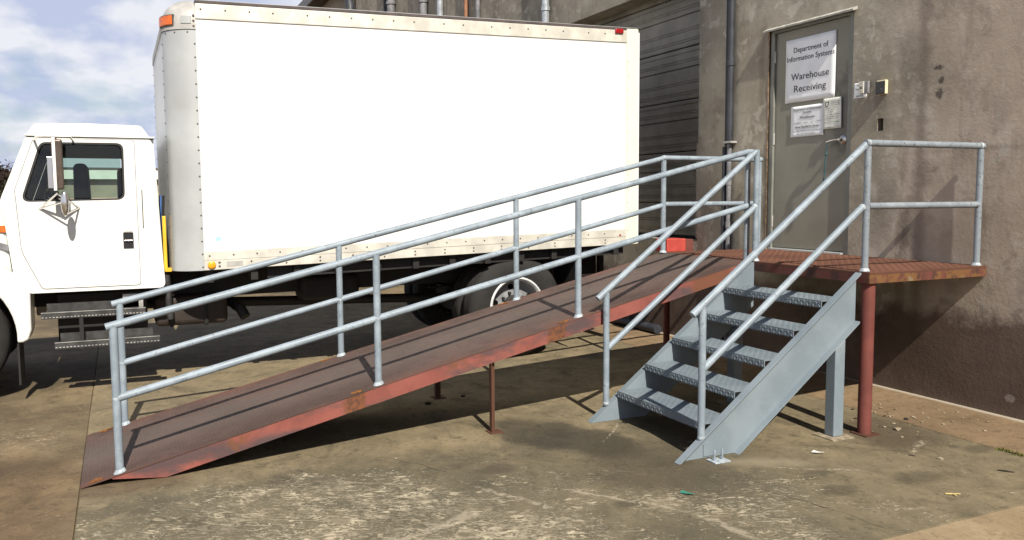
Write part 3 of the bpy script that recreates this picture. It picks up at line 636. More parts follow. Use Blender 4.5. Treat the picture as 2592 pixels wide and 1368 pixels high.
# ------------------------------------------------------------------ tread plate lugs
def lugs(mb, O, U, V, nu, nv, su, sv, h=0.0025, l=0.013, w=0.0042):
    O, U, V = Vector(O), Vector(U).normalized(), Vector(V).normalized(); N = U.cross(V)
    for i in range(nu):
        for j in range(nv):
            c = O+U*(su*(i+.5))+V*(sv*(j+.5)); a = (U+V if (i+j) % 2 else U-V).normalized(); b = N.cross(a)
            mb.add([c-a*l, c+b*w, c+a*l, c-b*w, c-a*l*.5+N*h, c+b*w*.4+N*h, c+a*l*.5+N*h, c-b*w*.4+N*h], [(4, 5, 6, 7), (0, 1, 5, 4), (1, 2, 6, 5), (2, 3, 7, 6), (3, 0, 4, 7)])
def foot_weld(x, y, z, parent, slope=0.0, r=0.024):
    m = MB(); m.lathe((x, y, z+0.001), (0, 0, 1), [(0, 0.036), (0.006, 0.034), (0.006, 0.02)], 12); m.cone((x, y, z+0.006), (x, y, z+0.022), r*1.42, r*1.06, 14)
    return m.build('foot_plate', M['weld'], parent, bevel=0.002, xf=lambda a, b, c: (a, b, c+(b-y)*slope))
PR = 0.0235
def post(x, y, z0, z1, parent, mat='galv', slope=0.0, foot=True, r=PR):
    o = MB().sweep([(x, y, z0), (x, y, z1)], r, 16).build('post', M[mat], parent, smooth=True)
    if foot: foot_weld(x, y, z0, o, slope, r)
    return o
def rail(name, pts, parent, mat='galv', r=PR): return MB().sweep(pts, r, 16).build(name, M[mat], parent, smooth=True)
def joint(parent, *ps):
    for p in ps: MB().ball(p, PR*1.09, 12).build('weld_joint', M['weld'], parent, smooth=True)

# ------------------------------------------------------------------ landing
XL, XR = -2.424, -1.222
ld = thing('landing', 'rusty tread plate landing on steel posts in front of the grey door', 'landing', (-1.2, -0.6, G0))
mb = MB(); mb.box(XL, -0.002, -D+0.002, -0.004, H-0.008, H)
lugs(mb, (XL+0.02, -D+0.02, H), (1, 0, 0), (0, 1, 0), 68, 33, 0.035, 0.035)
mb.build('deck_plate', M['landdeck'], ld)
T = 0.077
def chan(x0, x1, y0, y1): return MB().box(x0, x1, y0, y1, H-T, H-0.0085)
chan(XR+0.002, 0, -D, -D+0.008).build('front_channel', M['rustedge'], ld)
chan(-0.008, 0.0, -D+0.0085, -0.003).build('side_channel', M['rustedge'], ld)
chan(XL, XL+0.008, -D+0.0085, -0.003).build('side_channel', M['rustedge'], ld)
for x in (-0.6, -1.2, -1.8): MB().box(x-0.02, x+0.02, -D+0.01, -0.01, H-0.07, H-0.0095).build('joist', M['rustbar'], ld)
def redpost(x, y, r=0.046):
    o = MB().sweep([(x, y, gz(x, y)-0.02), (x, y, H-T)], r, 20).build('support_post', M['redpost'], ld, smooth=True)
    return o
redpost(-0.065, -D+0.065); redpost(-2.37, -D+0.03, 0.03)
MB().box(-0.13, 0.02, -D-0.005, -D+0.14, G0+0.0005, G0+0.008).build('base_plate', M['rustbar'], ld)
zt, zm = H+HR, H+0.45
# right guard
post(-0.085, -D+0.045, H+0.0005, zt-PR, ld, 'galv_dull'); post(-0.045, -0.055, H+0.0005, zt-PR, ld, 'galv_dull')
rail('top_rail', [(-0.085, -D+0.02, zt), (-0.045, -0.030, zt)], ld, 'galv_dull')
rail('mid_rail', [(-0.085, -D+0.06, zm), (-0.045, -0.065, zm)], ld, 'galv_dull')
joint(ld, (-0.085, -D+0.045, zt), (-0.045, -0.055, zt))
# left guard
post(XL+0.045, -D-0.012, H+0.0005, zt-PR, ld); post(XL+0.045, -0.07, H+0.0005, zt-PR, ld)
rail('top_rail', [(XL+0.045, -D-0.012, zt), (XL+0.045, -0.045, zt)], ld); rail('mid_rail', [(XL+0.045, -D, zm), (XL+0.045, -0.08, zm)], ld)
joint(ld, (XL+0.045, -D-0.012, zt), (XL+0.045, -0.07, zt))

# ------------------------------------------------------------------ ramp
RL = 4.877; YB = -D-RL; ZB = G0+0.008
def rz(y): return ZB+(H-ZB)*(y-YB)/RL
SL = (H-ZB)/RL
rp = thing('access_ramp', 'long rusty red tread plate ramp with grey pipe handrails', 'ramp', (-1.82, -3.6, G0))
mb = MB(); mb.prism([(YB, ZB-0.006), (YB, ZB), (-D-0.002, H-0.001), (-D-0.002, H-0.009)], 'x', XL, XR)
lugs(mb, (XL+0.02, YB+0.02, rz(YB+0.02)), (1, 0, 0), (0, 1, SL), 33, 142, 0.035, 0.035, 0.0014)
mb.build('deck_plate', M['rampdeck'], rp)
def sidech(x0, x1):
    d = 0.098; top = lambda y: rz(y)-0.0095
    ya = YB+0.17; yb = YB+(d+0.0095+0.0)/SL
    poly = [(ya, top(ya)-0.004), (ya+0.30, G0+0.003), (yb, G0+0.004), (-D-0.004, top(-D)-d), (-D-0.004, top(-D-0.004)), (ya, top(ya))]
    return MB().prism(poly, 'x', x0, x1)
sidech(XR-0.008, XR).build('side_channel', M['red'], rp); sidech(XL, XL+0.008).build('side_channel', M['red'], rp)
for x0, x1 in ((XR-0.045, XR-0.0085), (XL+0.0085, XL+0.045)):   # lower flanges
    yb = YB+0.12/SL
    MB().prism([(yb, rz(yb)-0.1065), (yb, rz(yb)-0.0985), (-D-0.01, rz(-D)-0.0985), (-D-0.01, rz(-D)-0.1065)], 'x', x0, x1).build('lower_flange', M['redpost'], rp)
for i in range(7):
    y = YB+0.9+i*0.58; MB().box(XL+0.05, XR-0.05, y-0.015, y+0.015, rz(y)-0.075, rz(y)-0.02).build('cross_member', M['rustbar'], rp)
def angleleg(x, y, sx):
    zt_ = rz(y)-0.10; m = MB(); g = G0
    m.box(x-0.02, x+0.02, y-0.020, y-0.015, g, zt_); m.box(x-0.02*sx-0.003, x-0.02*sx+0.003, y-0.0148, y+0.02, g, zt_)
    o = m.build('support_leg', M['rustbar'], rp)
    MB().box(x-0.05, x+0.05, y-0.04, y+0.06, g+0.0005, g+0.007).build('base_plate', M['rustbar'], o); return o
angleleg(-1.245, -3.45, 1); angleleg(-2.40, -3.45, -1)
xn, xf_ = XR-0.042, XL+0.042
yn = (-5.858, -4.276, -2.747); yf = (-5.822, -4.257, -2.723)
for y in yn: post(xn, y, rz(y)+0.0005, rz(y)+HR-0.01, rp, slope=SL)
for y in yf: post(xf_, y, rz(y)+0.0005, rz(y)+HR-0.01, rp, slope=SL)
yt = -D+0.03
post(xn-0.015, yt, H+0.0005, H+HR-0.01, rp, 'galv_dull', foot=False)
rail('top_rail', [(xn, yn[0]-0.04, rz(yn[0]-0.04)+HR), (xn-0.015, yt, H+HR), (xn-0.015, yt+0.05, H+HR)], rp)
rail('top_rail', [(xf_, yf[0]-0.05, rz(yf[0]-0.05)+HR), (XL+0.045, -D-0.03, rz(-D-0.03)+HR)], rp)
hm = 0.445
for (x, ys) in ((xn, yn+(yt,)), (xf_, yf+(-D-0.012,))):
    for a, b in zip(ys, ys[1:]):
        rail('mid_rail', [(x, a, rz(a)+hm), (x, b, min(H, rz(b))+hm)], rp)
    for q in ys[:-1]: joint(rp, (x, q, rz(q)+hm))
# loose rust where old posts stood
random.seed(11)
def rustpatch(x, y, sx, sy):
    n = 16; c = []; 
    for k_ in range(n):
        t = 2*math.pi*k_/n; rr_ = random.uniform(.65, 1.15); c.append((x+sx*rr_*math.cos(t), y+sy*rr_*math.sin(t)))
    MB().add([(a, b, rz(b)+0.0042) for a, b in c]+[(a, b, rz(b)+0.002) for a, b in c], [tuple(range(n))]+[(i, (i+1) % n, n+(i+1) % n, n+i) for i in range(n)]).build('rust_patch', M['rustspot'], rp)
for x, y in ((xn+0.005, yn[0]-0.13), (xn+0.005, yn[1]-0.15), (xn+0.005, yn[2]-0.13), (xf_-0.005, yf[0]-0.13), (xf_-0.005, yf[1]-0.13), (xf_-0.005, yf[2]-0.12)): rustpatch(x, y, 0.026, 0.045)

# ------------------------------------------------------------------ stairs
sr = thing('metal_staircase', 'grey painted steel staircase with five tread plate steps and pipe rails', 'staircase', (-0.6, -1.9, G0))
def stringer(xw, xo, name):
    # xw: web plane, xo: flange edge (outer)
    a, b, c_, d_ = (-2.705, G0+0.002), (-2.225, G0+0.002), (-1.197, 0.735), (-1.197, 1.086)
    top_u = Vector((d_[0]-a[0], d_[1]-a[1])).normalized()
    w = MB().prism([a, b, c_, d_], 'x', min(xw, xw+0.008), max(xw, xw+0.008)).build('stringer', M['stair'], sr)
    x0, x1 = sorted((xw+(0.0085 if xo > xw else -0.0005), xo)); nrm = Vector((-top_u.y, top_u.x))
    f1 = MB().prism([a, (a[0]+nrm.x*0.002+0.016, a[1]), (d_[0], d_[1]-0.0125), d_], 'x', x0, x1).build('flange', M['stair'], w)
    f2 = MB().prism([b, (b[0]-0.016, b[1]), (c_[0], c_[1]+0.014), c_], 'x', x0, x1).build('flange', M['stair'], w)
    return w
sN = stringer(-0.118, -0.066, 'n'); sF = stringer(-1.150, -1.200, 'f')
mbt = None
for i in range(5):
    y0, z0 = -2.482+0.2445*i, 0.172+0.1828*i
    m = MB(); xa, xb = -1.1405, -0.1195
    m.box(xa, xb, y0, y0+0.262, z0-0.006, z0); m.box(xa, xb, y0, y0+0.006, z0-0.046, z0-0.0062); m.box(xa, xb, y0+0.256, y0+0.262, z0-0.04, z0-0.0062)
    lugs(m, (xa+0.005, y0+0.006, z0), (1, 0, 0), (0, 1, 0), 37, 9, 0.0273, 0.0273, 0.0017, 0.012, 0.0042)
    lugs(m, (xa+0.005, y0, z0-0.046), (1, 0, 0), (0, 0, 1), 37, 2, 0.0273, 0.021, 0.003, 0.012, 0.005)
    # serrated lower edge of the folded nose
    for q in range(37):
        xq = xa+0.008+q*0.0273; m.prism([(xq, z0-0.046), (xq+0.016, z0-0.046), (xq+0.010, z0-0.053)], 'y', y0+0.0005, y0+0.0055)
    m.build('tread', M['tread'], sr)
for x in (-0.113, -1.156):
    lg = MB().prism([(-1.41, G0+0.008), (-1.32, G0+0.008), (-1.32, 0.637), (-1.41, 0.568)], 'x', x-0.042, x+0.042); lo = lg.build('leg', M['stair'], sr, bevel=0.006)
    MB().box(x-0.10, x+0.10, -1.47, -1.27, G0+0.0005, G0+0.0078).build('base_plate', M['rustspot'] if False else M['chip'], lo)
sslope = (1.972-0.909)/(2.584-1.17)
def srail(x, ytop, ztop, ylow, name, mat='galv'): return rail(name, [(x, ylow, ztop-(ytop-ylow)*sslope), (x, ytop, ztop)], sr, mat)
xnr, xfr = -0.092, -1.172
yU = -D+0.03
srail(xnr, -D+0.045, zt, -2.60, 'handrail'); srail(xnr, -D+0.01, zm-0.01, -2.515, 'mid_rail')
srail(xfr, yU-0.01, zt-0.005, -2.635, 'handrail'); srail(xfr, yU-0.005, zm-0.01, -2.55, 'mid_rail')
post(xnr, -2.520, 0.088, zt-(-D+0.045+2.52)*sslope-0.01, sr, foot=False); post(xfr, -2.560, 0.075, zt-(yU+2.56)*sslope-0.01, sr, foot=False)
post(xfr, yU, H+0.0005, zt+0.012, sr)
joint(sr, (xnr, -D+0.012, zm-0.01), (xfr, yU-0.01, zm-0.01), (xnr, -2.52, 0.095), (xfr, -2.56, 0.082))
ab = MB(); ab.box(-0.0655, 0.03, -2.50, -2.38, G0+0.001, G0+0.010)
abo = ab.build('anchor_bracket', M['weld'], sr, bevel=0.002); MB().box(-0.1095, -0.104, -2.49, -2.39, G0+0.012, G0+0.09).build('bracket_plate', M['stair'], abo)
for y in (-2.47, -2.41): MB().sweep([(-0.02, y, G0+0.01), (-0.02, y, G0+0.075)], 0.008, 8).build('anchor_bolt', M['galv'], abo)

# ------------------------------------------------------------------ truck
tk = thing('delivery_truck', 'white box truck backed up to the overhead door beside the ramp', 'truck', (-4.82, -4.2, G0+0.005))
TS = 0.0245
def bxf(x, y, z): return (x, y, z+1.108+TS*(y+0.65))      # box space: z from the floor, raked forward
X0, X1 = -3.60, -6.04; YF, YR = -5.40, -0.685; CR = 0.255; BH = 2.29; YS = YF+CR
def TB(mb, name, mat, parent, **kw): return mb.build(name, mat, parent, xf=bxf, **kw)
core = MB(); core.box(X1+0.02, X0-0.022, YF+CR, YR+0.03, 0.0, BH-0.03); core.box(X1+CR, X0-CR, YF+0.012, YF+CR-0.001, 0.0, BH-0.26)
box = TB(core, 'cargo_box', M['frp'], tk)
TB(MB().box(X0-0.0215, X0-0.010, YS, -0.83, 0.1655, BH-0.1455), 'side_panel', M['frp'], box)
TB(MB().box(X0-0.0215, X0, YS, -0.83, BH-0.145, BH-0.018), 'top_rail', M['alu_rail'], box, bevel=0.004)
TB(MB().box(X0-0.0215, X0+0.004, YS, -0.83, 0.083, 0.165), 'bottom_rail', M['alu_rail'], box, bevel=0.003)
TB(MB().box(X0-0.0215, X0, YS, -0.83, 0.0, 0.0825), 'lower_rail', M['alu_rail'], box, bevel=0.003)
TB(MB().box(X1+0.03, X0-0.004, YF+CR, YR, BH-0.0175, BH+0.012), 'roof_edge', M['roofdark'], box, bevel=0.006)
TB(MB().box(X1+0.05, X0-0.03, YF+CR+0.01, YR+0.01, BH+0.0125, BH+0.02), 'roof_skin', M['alu'], box)
TB(MB().box(X0-0.10, X0+0.002, -0.8295, YR, -0.005, BH+0.0), 'rear_post', M['creampaint'], box, bevel=0.006)
TB(MB().box(X1-0.002, X1+0.10, -0.8295, YR, -0.005, BH), 'rear_post', M['creampaint'], box, bevel=0.006)
TB(MB().box(X1+0.11, X0-0.11, -0.74, YR+0.005, 0.02, BH-0.15), 'rear_door', M['alu'], box)
TB(MB().box(X1+0.101, X0-0.101, -0.82, YR, BH-0.149, BH-0.02), 'rear_header', M['creampaint'], box)
def corner(xc, sgn, r, z0, z1, a0=0, a1=90, n=18, top=None):
    m = MB(); vs = []; nz = 26 if top is None else 18
    for j in range(nz+1):
        z = z0+(z1-z0)*j/nz
        for i in range(n+1):
            t = R(a0+(a1-a0)*i/n); q = r
            if top is not None:
                # dome towards the roof
                u = (z-z0)/(z1-z0); q = r*math.sqrt(max(0.0004, 1-u**2.8))
            if top is None and sgn > 0:
                # dents low on the post
                dd = math.exp(-((z-1.38)/0.05)**2)*math.exp(-((i/n-0.45)/0.22)**2)*0.022+math.exp(-((z-1.28)/0.03)**2)*math.exp(-((i/n-0.6)/0.2)**2)*0.015
                q -= dd
            vs.append((xc+sgn*q*math.cos(t), YF+CR-q*math.sin(t), z))
    fs = [(j*(n+1)+i, j*(n+1)+i+1, (j+1)*(n+1)+i+1, (j+1)*(n+1)+i) for j in range(nz) for i in range(n)]
    m.add(vs, fs)
    if top is not None: m.add([vs[-(n+1)+i] for i in range(n+1)]+[(xc, YF+CR, z1)], [tuple(range(n+2))])
    return m
for xc, sg_ in ((X0-CR, 1), (X1+CR, -1)):
    TB(corner(xc, sg_, CR, 0.0, BH-0.236), 'corner_post', M['alu'], box, smooth=True)
    TB(corner(xc, sg_, CR+0.008, BH-0.235, BH+0.05, top=0.13), 'corner_cap', M['alu_cap'], box, smooth=True)
TB(MB().box(X1+CR, X0-CR, YF, YF+0.0115, 0.0, BH-0.236), 'front_panel', M['frp'], box)
hdm = MB(); n = 10
n = 16; pr = [(YF+CR-(CR+0.008)*math.sqrt(max(0, 1-(i_/n)**2.8)), BH-0.235+0.285*i_/n) for i_ in range(n+1)]
hdm.prism(pr+[(YF+CR, BH-0.235)], 'x', X1+CR, X0-CR); TB(hdm, 'front_header', M['alu_cap'], box, smooth=True)
def arcwedge(r0_, r1_, a0, a1, z0, z1, n=10):
    P = lambda r_, t: (X0-CR+r_*math.cos(R(t)), YF+CR-r_*math.sin(R(t)))
    ts = [a0+(a1-a0)*i_/n for i_ in range(n+1)]
    return MB().prism([P(r1_, t) for t in ts]+[P(r0_, t) for t in ts[::-1]], 'z', z0, z1)
TB(arcwedge(CR-0.03, CR+0.022, 42, 84, BH-0.195, BH-0.118), 'marker_lamp', M['amber'], box, bevel=0.004)
TB(arcwedge(CR-0.03, CR+0.016, 40, 86, BH-0.203, BH-0.110), 'lamp_bezel', M['rivet'], box)
TB(arcwedge(CR-0.02, CR+0.013, 8, 26, BH-0.19, BH-0.122), 'lamp_blank', M['alu'], box, bevel=0.003)
TB(MB().box(X0, X0+0.018, -0.98, -0.88, BH-0.055, BH-0.008), 'red_marker_lamp', M['redlens'], box, bevel=0.006)
al = MB(); al.lathe((X0+0.0045, -5.085, 0.045), (1, 0, 0), [(0, 0.034), (0.008, 0.034), (0.014, 0.028), (0.018, 0.012), (0.018, 0)], 18)
TB(al, 'side_lamp', M['amber2'], box, smooth=True)
TB(MB().box(X0+0.0006, X0+0.002, -4.96, -4.82, 0.022, 0.068), 'maker_plate', M['alu_cap'], box)
st = MB(); st.box(X0-0.0098, X0-0.0092, -5.045, -5.0, 0.25, 0.29); TB(st, 'blue_sticker', plain('pale_blue_sticker', (0.35, 0.62, 0.80), .5), box)
st = MB()
for i in range(9): st.box(X0-0.0098, X0-0.0092, -5.105+i*0.014, -5.097+i*0.014, 0.213, 0.221)
TB(st, 'sticker_print', plain('pale_blue_print', (0.45, 0.62, 0.74), .5), box)
tri = MB().prism([(-0.92, 0.092), (-0.89, 0.092), (-0.905, 0.118)], 'x', X0+0.0042, X0+0.006); TB(tri, 'red_reflector', M['redlens'], box)
# rivets
rv = MB()
def rivet(x, y, z, r, d=(1, 0, 0)): rv.lathe((x, y, z), d, [(0, r), (0.003, r*.9), (0.005, r*.5), (0.005, 0)], 6)
y = -5.1
random.seed(5)
while y < -0.9: rivet(X0+0.0003, y, BH-0.065, 0.0085); y += random.choice((0.2, 0.2, 0.2, 0.3))
y = -5.1
while y < -0.9: rivet(X0+0.0043, y, 0.125, 0.0085); y += 0.2
y = -4.75
while y < -0.9: rivet(X0+0.0003, y, 0.026, 0.009); rivet(X0+0.0003, y, 0.058, 0.009); y += 0.305
rivet(X0+0.0003, -5.02, 0.03, 0.011); rivet(X0+0.0003, -5.02, 0.062, 0.011)
z = 0.03
while z < BH-0.26: rivet(X0-0.0005, YS-0.012, z, 0.008); z += 0.112
for z in (BH-0.21, BH-0.165, BH-0.12): rivet(X0+0.007, YS-0.016, z, 0.01)
z = 0.15
while z < BH-0.2: rivet(X0+0.0023, -0.81, z, 0.005); z += 0.15
for a in (15, 40, 65):
    rivet(X0-CR+(CR+0.0005)*math.cos(R(a)), YF+CR-(CR+.0005)*math.sin(R(a)), BH-0.258, 0.0075, (math.cos(R(a)), -math.sin(R(a)), 0))
for x in (X0-CR+0.02, X1+CR-0.02):
    z = 0.05
    while z < BH-0.28: rivet(x, YF-0.0003, z, 0.008, (0, -1, 0)); z += 0.112
TB(rv, 'rivets', M['rivet'], box)['kind'] = 'stuff'
sm = MB()
y = -5.17+0.61
while y < -0.9:
    z = 0.22
    while z < BH-0.16: sm.lathe((X0-0.0098, y, z), (1, 0, 0), [(0, 0.004), (0.0015, 0.003), (0.0015, 0)], 5); z += 0.05
    y += 0.61
TB(sm, 'panel_rivets', M['frp'], box)['kind'] = 'stuff'
# chassis
def C_(mb, name, mat, parent=tk, **kw): return mb.build(name, mat, parent, **kw)
for x in (-4.40, -5.24):
    m = MB(); m.prism([(-8.0, 0.66), (-0.75, 0.72), (-0.75, 1.06), (-5.6, 0.98), (-8.0, 0.93)], 'x', x-0.04, x+0.04); C_(m, 'frame_rail', M['chassis']); C_(MB().prism([(-5.40, 0.97), (-0.75, 1.062), (-0.75, 1.10), (-5.40, 0.992)], 'x', x-0.045, x+0.045), 'floor_sill', M['chassis'])
for i in range(12):
    y = -5.1+i*0.38; C_(MB().box(X1+0.06, X0-0.05, y-0.03, y+0.03, 0.985+TS*(y+5.14)-0.10, 0.985+TS*(y+5.14)+0.012), 'cross_sill', M['chassis'])
C_(MB().box(-3.75, -3.70, -4.6, -0.8, 0.90, 1.0), 'under_rail', M['chassis'], xf=lambda x, y, z: (x, y, z+TS*(y+4.6)))
AXY, AXZ, WR = -2.085, 0.482, 0.527
ax = MB(); ax.sweep([(-3.9, AXY, AXZ), (-5.74, AXY, AXZ)], 0.07, 14); ax.ball((-4.82, AXY, AXZ), 0.22, 16); C_(ax, 'rear_axle', M['chassis'], smooth=True)
C_(MB().sweep([(-4.82, AXY-0.2, AXZ), (-4.82, -6.2, 0.62)], 0.05, 12), 'drive_shaft', M['chassis'], smooth=True)
for x in (-4.33, -5.31):
    m = MB()
    for i in range(6): L = 0.75-i*0.1; m.prism([(AXY-L, 0.66+i*0.012*0), (AXY-L*.4, 0.60-i*0.016), (AXY+L*.4, 0.60-i*0.016), (AXY+L, 0.66), (AXY+L, 0.672), (AXY+L*.4, 0.614-i*0.016), (AXY-L*.4, 0.614-i*0.016), (AXY-L, 0.672)], 'x', x-0.035, x+0.035)
    C_(m, 'leaf_spring', M['chassis'])
def wheel(x, y, z, sgn, dual=True, front=False):
    # sgn +1: outer face looks to +x
    w = 0.27; t = MB(); rim = WR*0.568
    prof = [(0.0, rim), (-0.005, rim+0.012), (0.008, rim+0.05), (0.014, rim+0.11), (0.006, WR-0.055), (-0.02, WR-0.018), (-0.045, WR), (-0.09, WR), (-0.093, WR-0.012), (-0.103, WR-0.012), (-0.106, WR), (-0.15, WR), (-0.153, WR-0.012), (-0.163, WR-0.012), (-0.166, WR), (-w+0.045, WR), (-w+0.02, WR-0.018), (-w, rim+0.1), (-w+0.02, rim)]
    t.lathe((x, y, z), (sgn, 0, 0), prof, 48); o = C_(t, 'wheel', M['rubber'], smooth=True)
    r_ = MB(); r_.lathe((x, y, z), (sgn, 0, 0), [(-0.03, rim-0.028), (-0.004, rim-0.016), (0.006, rim-0.006), (0.006, rim+0.004), (-0.004, rim+0.012), (-0.03, rim+0.01)], 48)
    r_.build('rim', M['rimwhite'], o, smooth=True)
    d_ = MB(); dp = 0.12 if dual else -0.02
    if dual: prof = [(-0.03, rim-0.02), (-0.06, rim-0.035), (-0.11, rim-0.05), (-0.125, rim-0.09), (-0.115, 0.15), (-0.115, 0.11)]
    else: prof = [(-0.03, rim-0.02), (-0.05, rim-0.04), (-0.02, rim-0.08), (0.02, 0.16), (0.02, 0.11)]
    d_.lathe((x, y, z), (sgn, 0, 0), prof, 48); d_.build('wheel_disc', M['rimgrey'], o, smooth=True)
    face = -0.115 if dual else 0.02
    h_ = MB(); h_.lathe((x+sgn*face, y, z), (sgn, 0, 0), [(-0.01, 0.115), (0.02, 0.11), (0.03, 0.085), (0.075, 0.08), (0.085, 0.06), (0.085, 0)], 20); h_.build('hub', M['chassis'], o, smooth=True)
    lg_ = MB()
    for q in range(10):
        a = 2*math.pi*q/10; lg_.lathe((x+sgn*(face-0.002), y+0.143*math.cos(a), z+0.143*math.sin(a)), (sgn, 0, 0), [(0, 0.018), (0.03, 0.016), (0.035, 0.01), (0.035, 0)], 6)
    for q in range(5):
        a = 2*math.pi*(q+.35)/5; MB().lathe((x+sgn*(face-0.004 if dual else -0.004), y+0.205*math.cos(a), z+0.205*math.sin(a)), (sgn, 0, 0), [(0, 0.032), (0.004, 0.030), (0.004, 0)], 14).build('hand_hole', M['void'], o)
    lg_.build('lug_nuts', M['chassis'], o)['kind'] = 'stuff'
    return o
wheel(-3.70, AXY, AXZ, 1); wheel(-3.70-0.33, AXY, AXZ, 1); wheel(-5.94, AXY, AXZ, -1); wheel(-5.94+0.33, AXY, AXZ, -1)
FY = -7.19
wheel(-3.86, FY, AXZ, 1, False); wheel(-5.78, FY, AXZ, -1, False)
C_(MB().sweep([(-4.0, FY, 0.44), (-5.64, FY, 0.44)], 0.06, 10), 'front_axle', M['chassis'], smooth=True)
C_(MB().box(-4.25, -3.68, AXY+0.72, AXY+0.735, 0.28, 0.93), 'mud_flap', M['rubber']); C_(MB().box(-5.96, -5.4, AXY+0.72, AXY+0.735, 0.28, 0.93), 'mud_flap', M['rubber'])
C_(MB().box(-5.9, -3.75, -0.78, -0.68, 0.52, 0.62), 'rear_bumper', M['chassis'], bevel=0.01)
for x in (-4.3, -5.3): C_(MB().box(x-.03, x+.03, -0.76, -0.70, 0.62, 1.05), 'bumper_bracket', M['chassis'])
tkm = MB(); tkm.box(-4.60, -4.12, -5.54, -4.906, 0.455, 0.726); tno = C_(tkm, 'fuel_tank', M['rusttank'], bevel=0.05, seg=4)
for y in (-5.40, -5.1): MB().box(-4.612, -4.108, y-0.02, y+0.02, 0.445, 0.738).build('tank_strap', M['chassis'], tno, bevel=0.05)
C_(MB().sweep([(-4.5, -4.86, 0.63), (-4.25, -4.78, 0.57), (-4.20, -4.74, 0.49)], 0.05, 12), 'exhaust_pipe', M['chassis'], smooth=True)
C_(MB().box(-4.6, -4.25, -4.2, -3.6, 0.60, 0.86), 'air_tank', M['chassis'], bevel=0.06, seg=3)
C_(MB().sweep([(-3.92, -5.44, 0.95), (-3.92, -5.42, 0.55)], 0.03, 10), 'cab_mount', M['stepdark'], smooth=True)
# steps
bb = C_(MB().box(-4.5, -4.12, -6.32, -5.60, 0.36, 0.80), 'battery_box', M['chassis'], bevel=0.01)
C_(MB().box(-3.862, -3.855, -5.80, -5.64, 0.66, 0.80), 'box_plate', M['stepalu'])
def step(y0, y1, z, x=-3.765):
    m = MB(); m.box(-3.86, x, y0, y1, z+0.045, z+0.051); m.box(x-0.006, x, y0, y1, z, z+0.0448); m.box(-3.862, -3.855, y0+0.04, y1-0.05, z+0.052, z+0.12)
    o = C_(m, 'cab_step', M['stepdark']); n_ = 30; tt = MB()
    tt.box(x-0.004, x+0.001, y0, y1, z+0.0512, z+0.0555)  # sun glint along the lip put in as a bright strip
    for i in range(n_):
        yy = y0+(y1-y0)*(i+.2)/n_; tt.box(x+0.0002, x+0.004, yy, yy+(y1-y0)/n_*0.55, z+0.010, z+0.017)
    tt.build('grip_edge_glint', M['stepalu'], o)['kind'] = 'stuff'
    return o
step(-6.42, -5.625, 0.630); step(-6.33, -5.52, 0.375)
C_(MB().box(-3.80, -3.77, -6.14, -6.11, 0.36, 0.66), 'step_hanger', M['chassis'])
# cab
CXR, CXL = -3.78, -5.86
cb_out = [(-5.455, 0.850), (-5.52, 2.135), (-6.462, 2.130), (-6.66, 1.63), (-6.60, 1.02), (-6.49, 0.850)]
def rounded(poly, rad, n=6):
    out = []; L = len(poly)
    for i in range(L):
        p, a, b = Vector(poly[i]), Vector(poly[i-1]), Vector(poly[(i+1) % L]); r_ = rad[i] if isinstance(rad, (list, tuple)) else rad
        if r_ <= 0: out.append(tuple(p)); continue
        d1, d2 = (a-p).normalized(), (b-p).normalized(); ang = d1.angle(d2); t = min(r_/math.tan(ang/2), (a-p).length*.45, (b-p).length*.45)
        p1, p2 = p+d1*t, p+d2*t
        for k_ in range(n+1):
            s_ = k_/n; out.append(tuple((1-s_)**2*p1+2*s_*(1-s_)*p+s_*s_*p2))
    return out
win = rounded([(-5.752, 2.083), (-6.352, 2.079), (-6.508, 1.610), (-5.757, 1.625)], [0.055, 0.06, 0.05, 0.06])
def plate_hole(outer, holes, axis, lo, hi):
    """flat plate with holes, both faces and all rims"""
    bm = bmesh.new(); loops = []
    def P(a, b, h): return {'x': (h, a, b), 'y': (a, h, b), 'z': (a, b, h)}[axis]
    es = []
    for lp in [outer]+holes:
        vs = [bm.verts.new(P(a, b, lo)) for a, b in lp]; loops.append(vs)
        es += [bm.edges.new((vs[i], vs[(i+1) % len(vs)])) for i in range(len(vs))]
    bmesh.ops.triangle_fill(bm, use_beauty=True, use_dissolve=False, edges=es)
    ret = bmesh.ops.extrude_face_region(bm, geom=list(bm.faces)+list(bm.edges)+list(bm.verts))
    d = Vector(P(0, 0, hi-lo)); bmesh.ops.translate(bm, vec=d, verts=[g for g in ret['geom'] if isinstance(g, bmesh.types.BMVert)])
    bm.verts.index_update(); mb = MB(); mb.add([tuple(v.co) for v in bm.verts], [tuple(v.index for v in f.verts) for f in bm.faces]); bm.free(); return mb
outer = rounded(cb_out, [0.05, 0.05, 0.04, 0.06, 0.1, 0.04])
cab = plate_hole(outer, [win], 'x', CXR-0.03, CXR)
m2 = plate_hole(outer, [win], 'x', CXL, CXL+0.03); cab.add(m2.v, m2.f)
cab.box(CXL+0.03, CXR-0.03, -6.5, -5.47, 0.85, 0.88)                         # floor
m3 = plate_hole([(CXL+0.03, 0.88), (CXR-0.03, 0.88), (CXR-0.03, 2.13), (CXL+0.03, 2.13)], [rounded([(CXL+0.4, 1.6), (CXR-0.4, 1.6), (CXR-0.4, 2.0), (CXL+0.4, 2.0)], 0.06)], 'y', 0, 0.03)
cab.add([(x, y-5.485+(0.85-z)*0.04, z) for x, y, z in m3.v], m3.f)           # rear wall
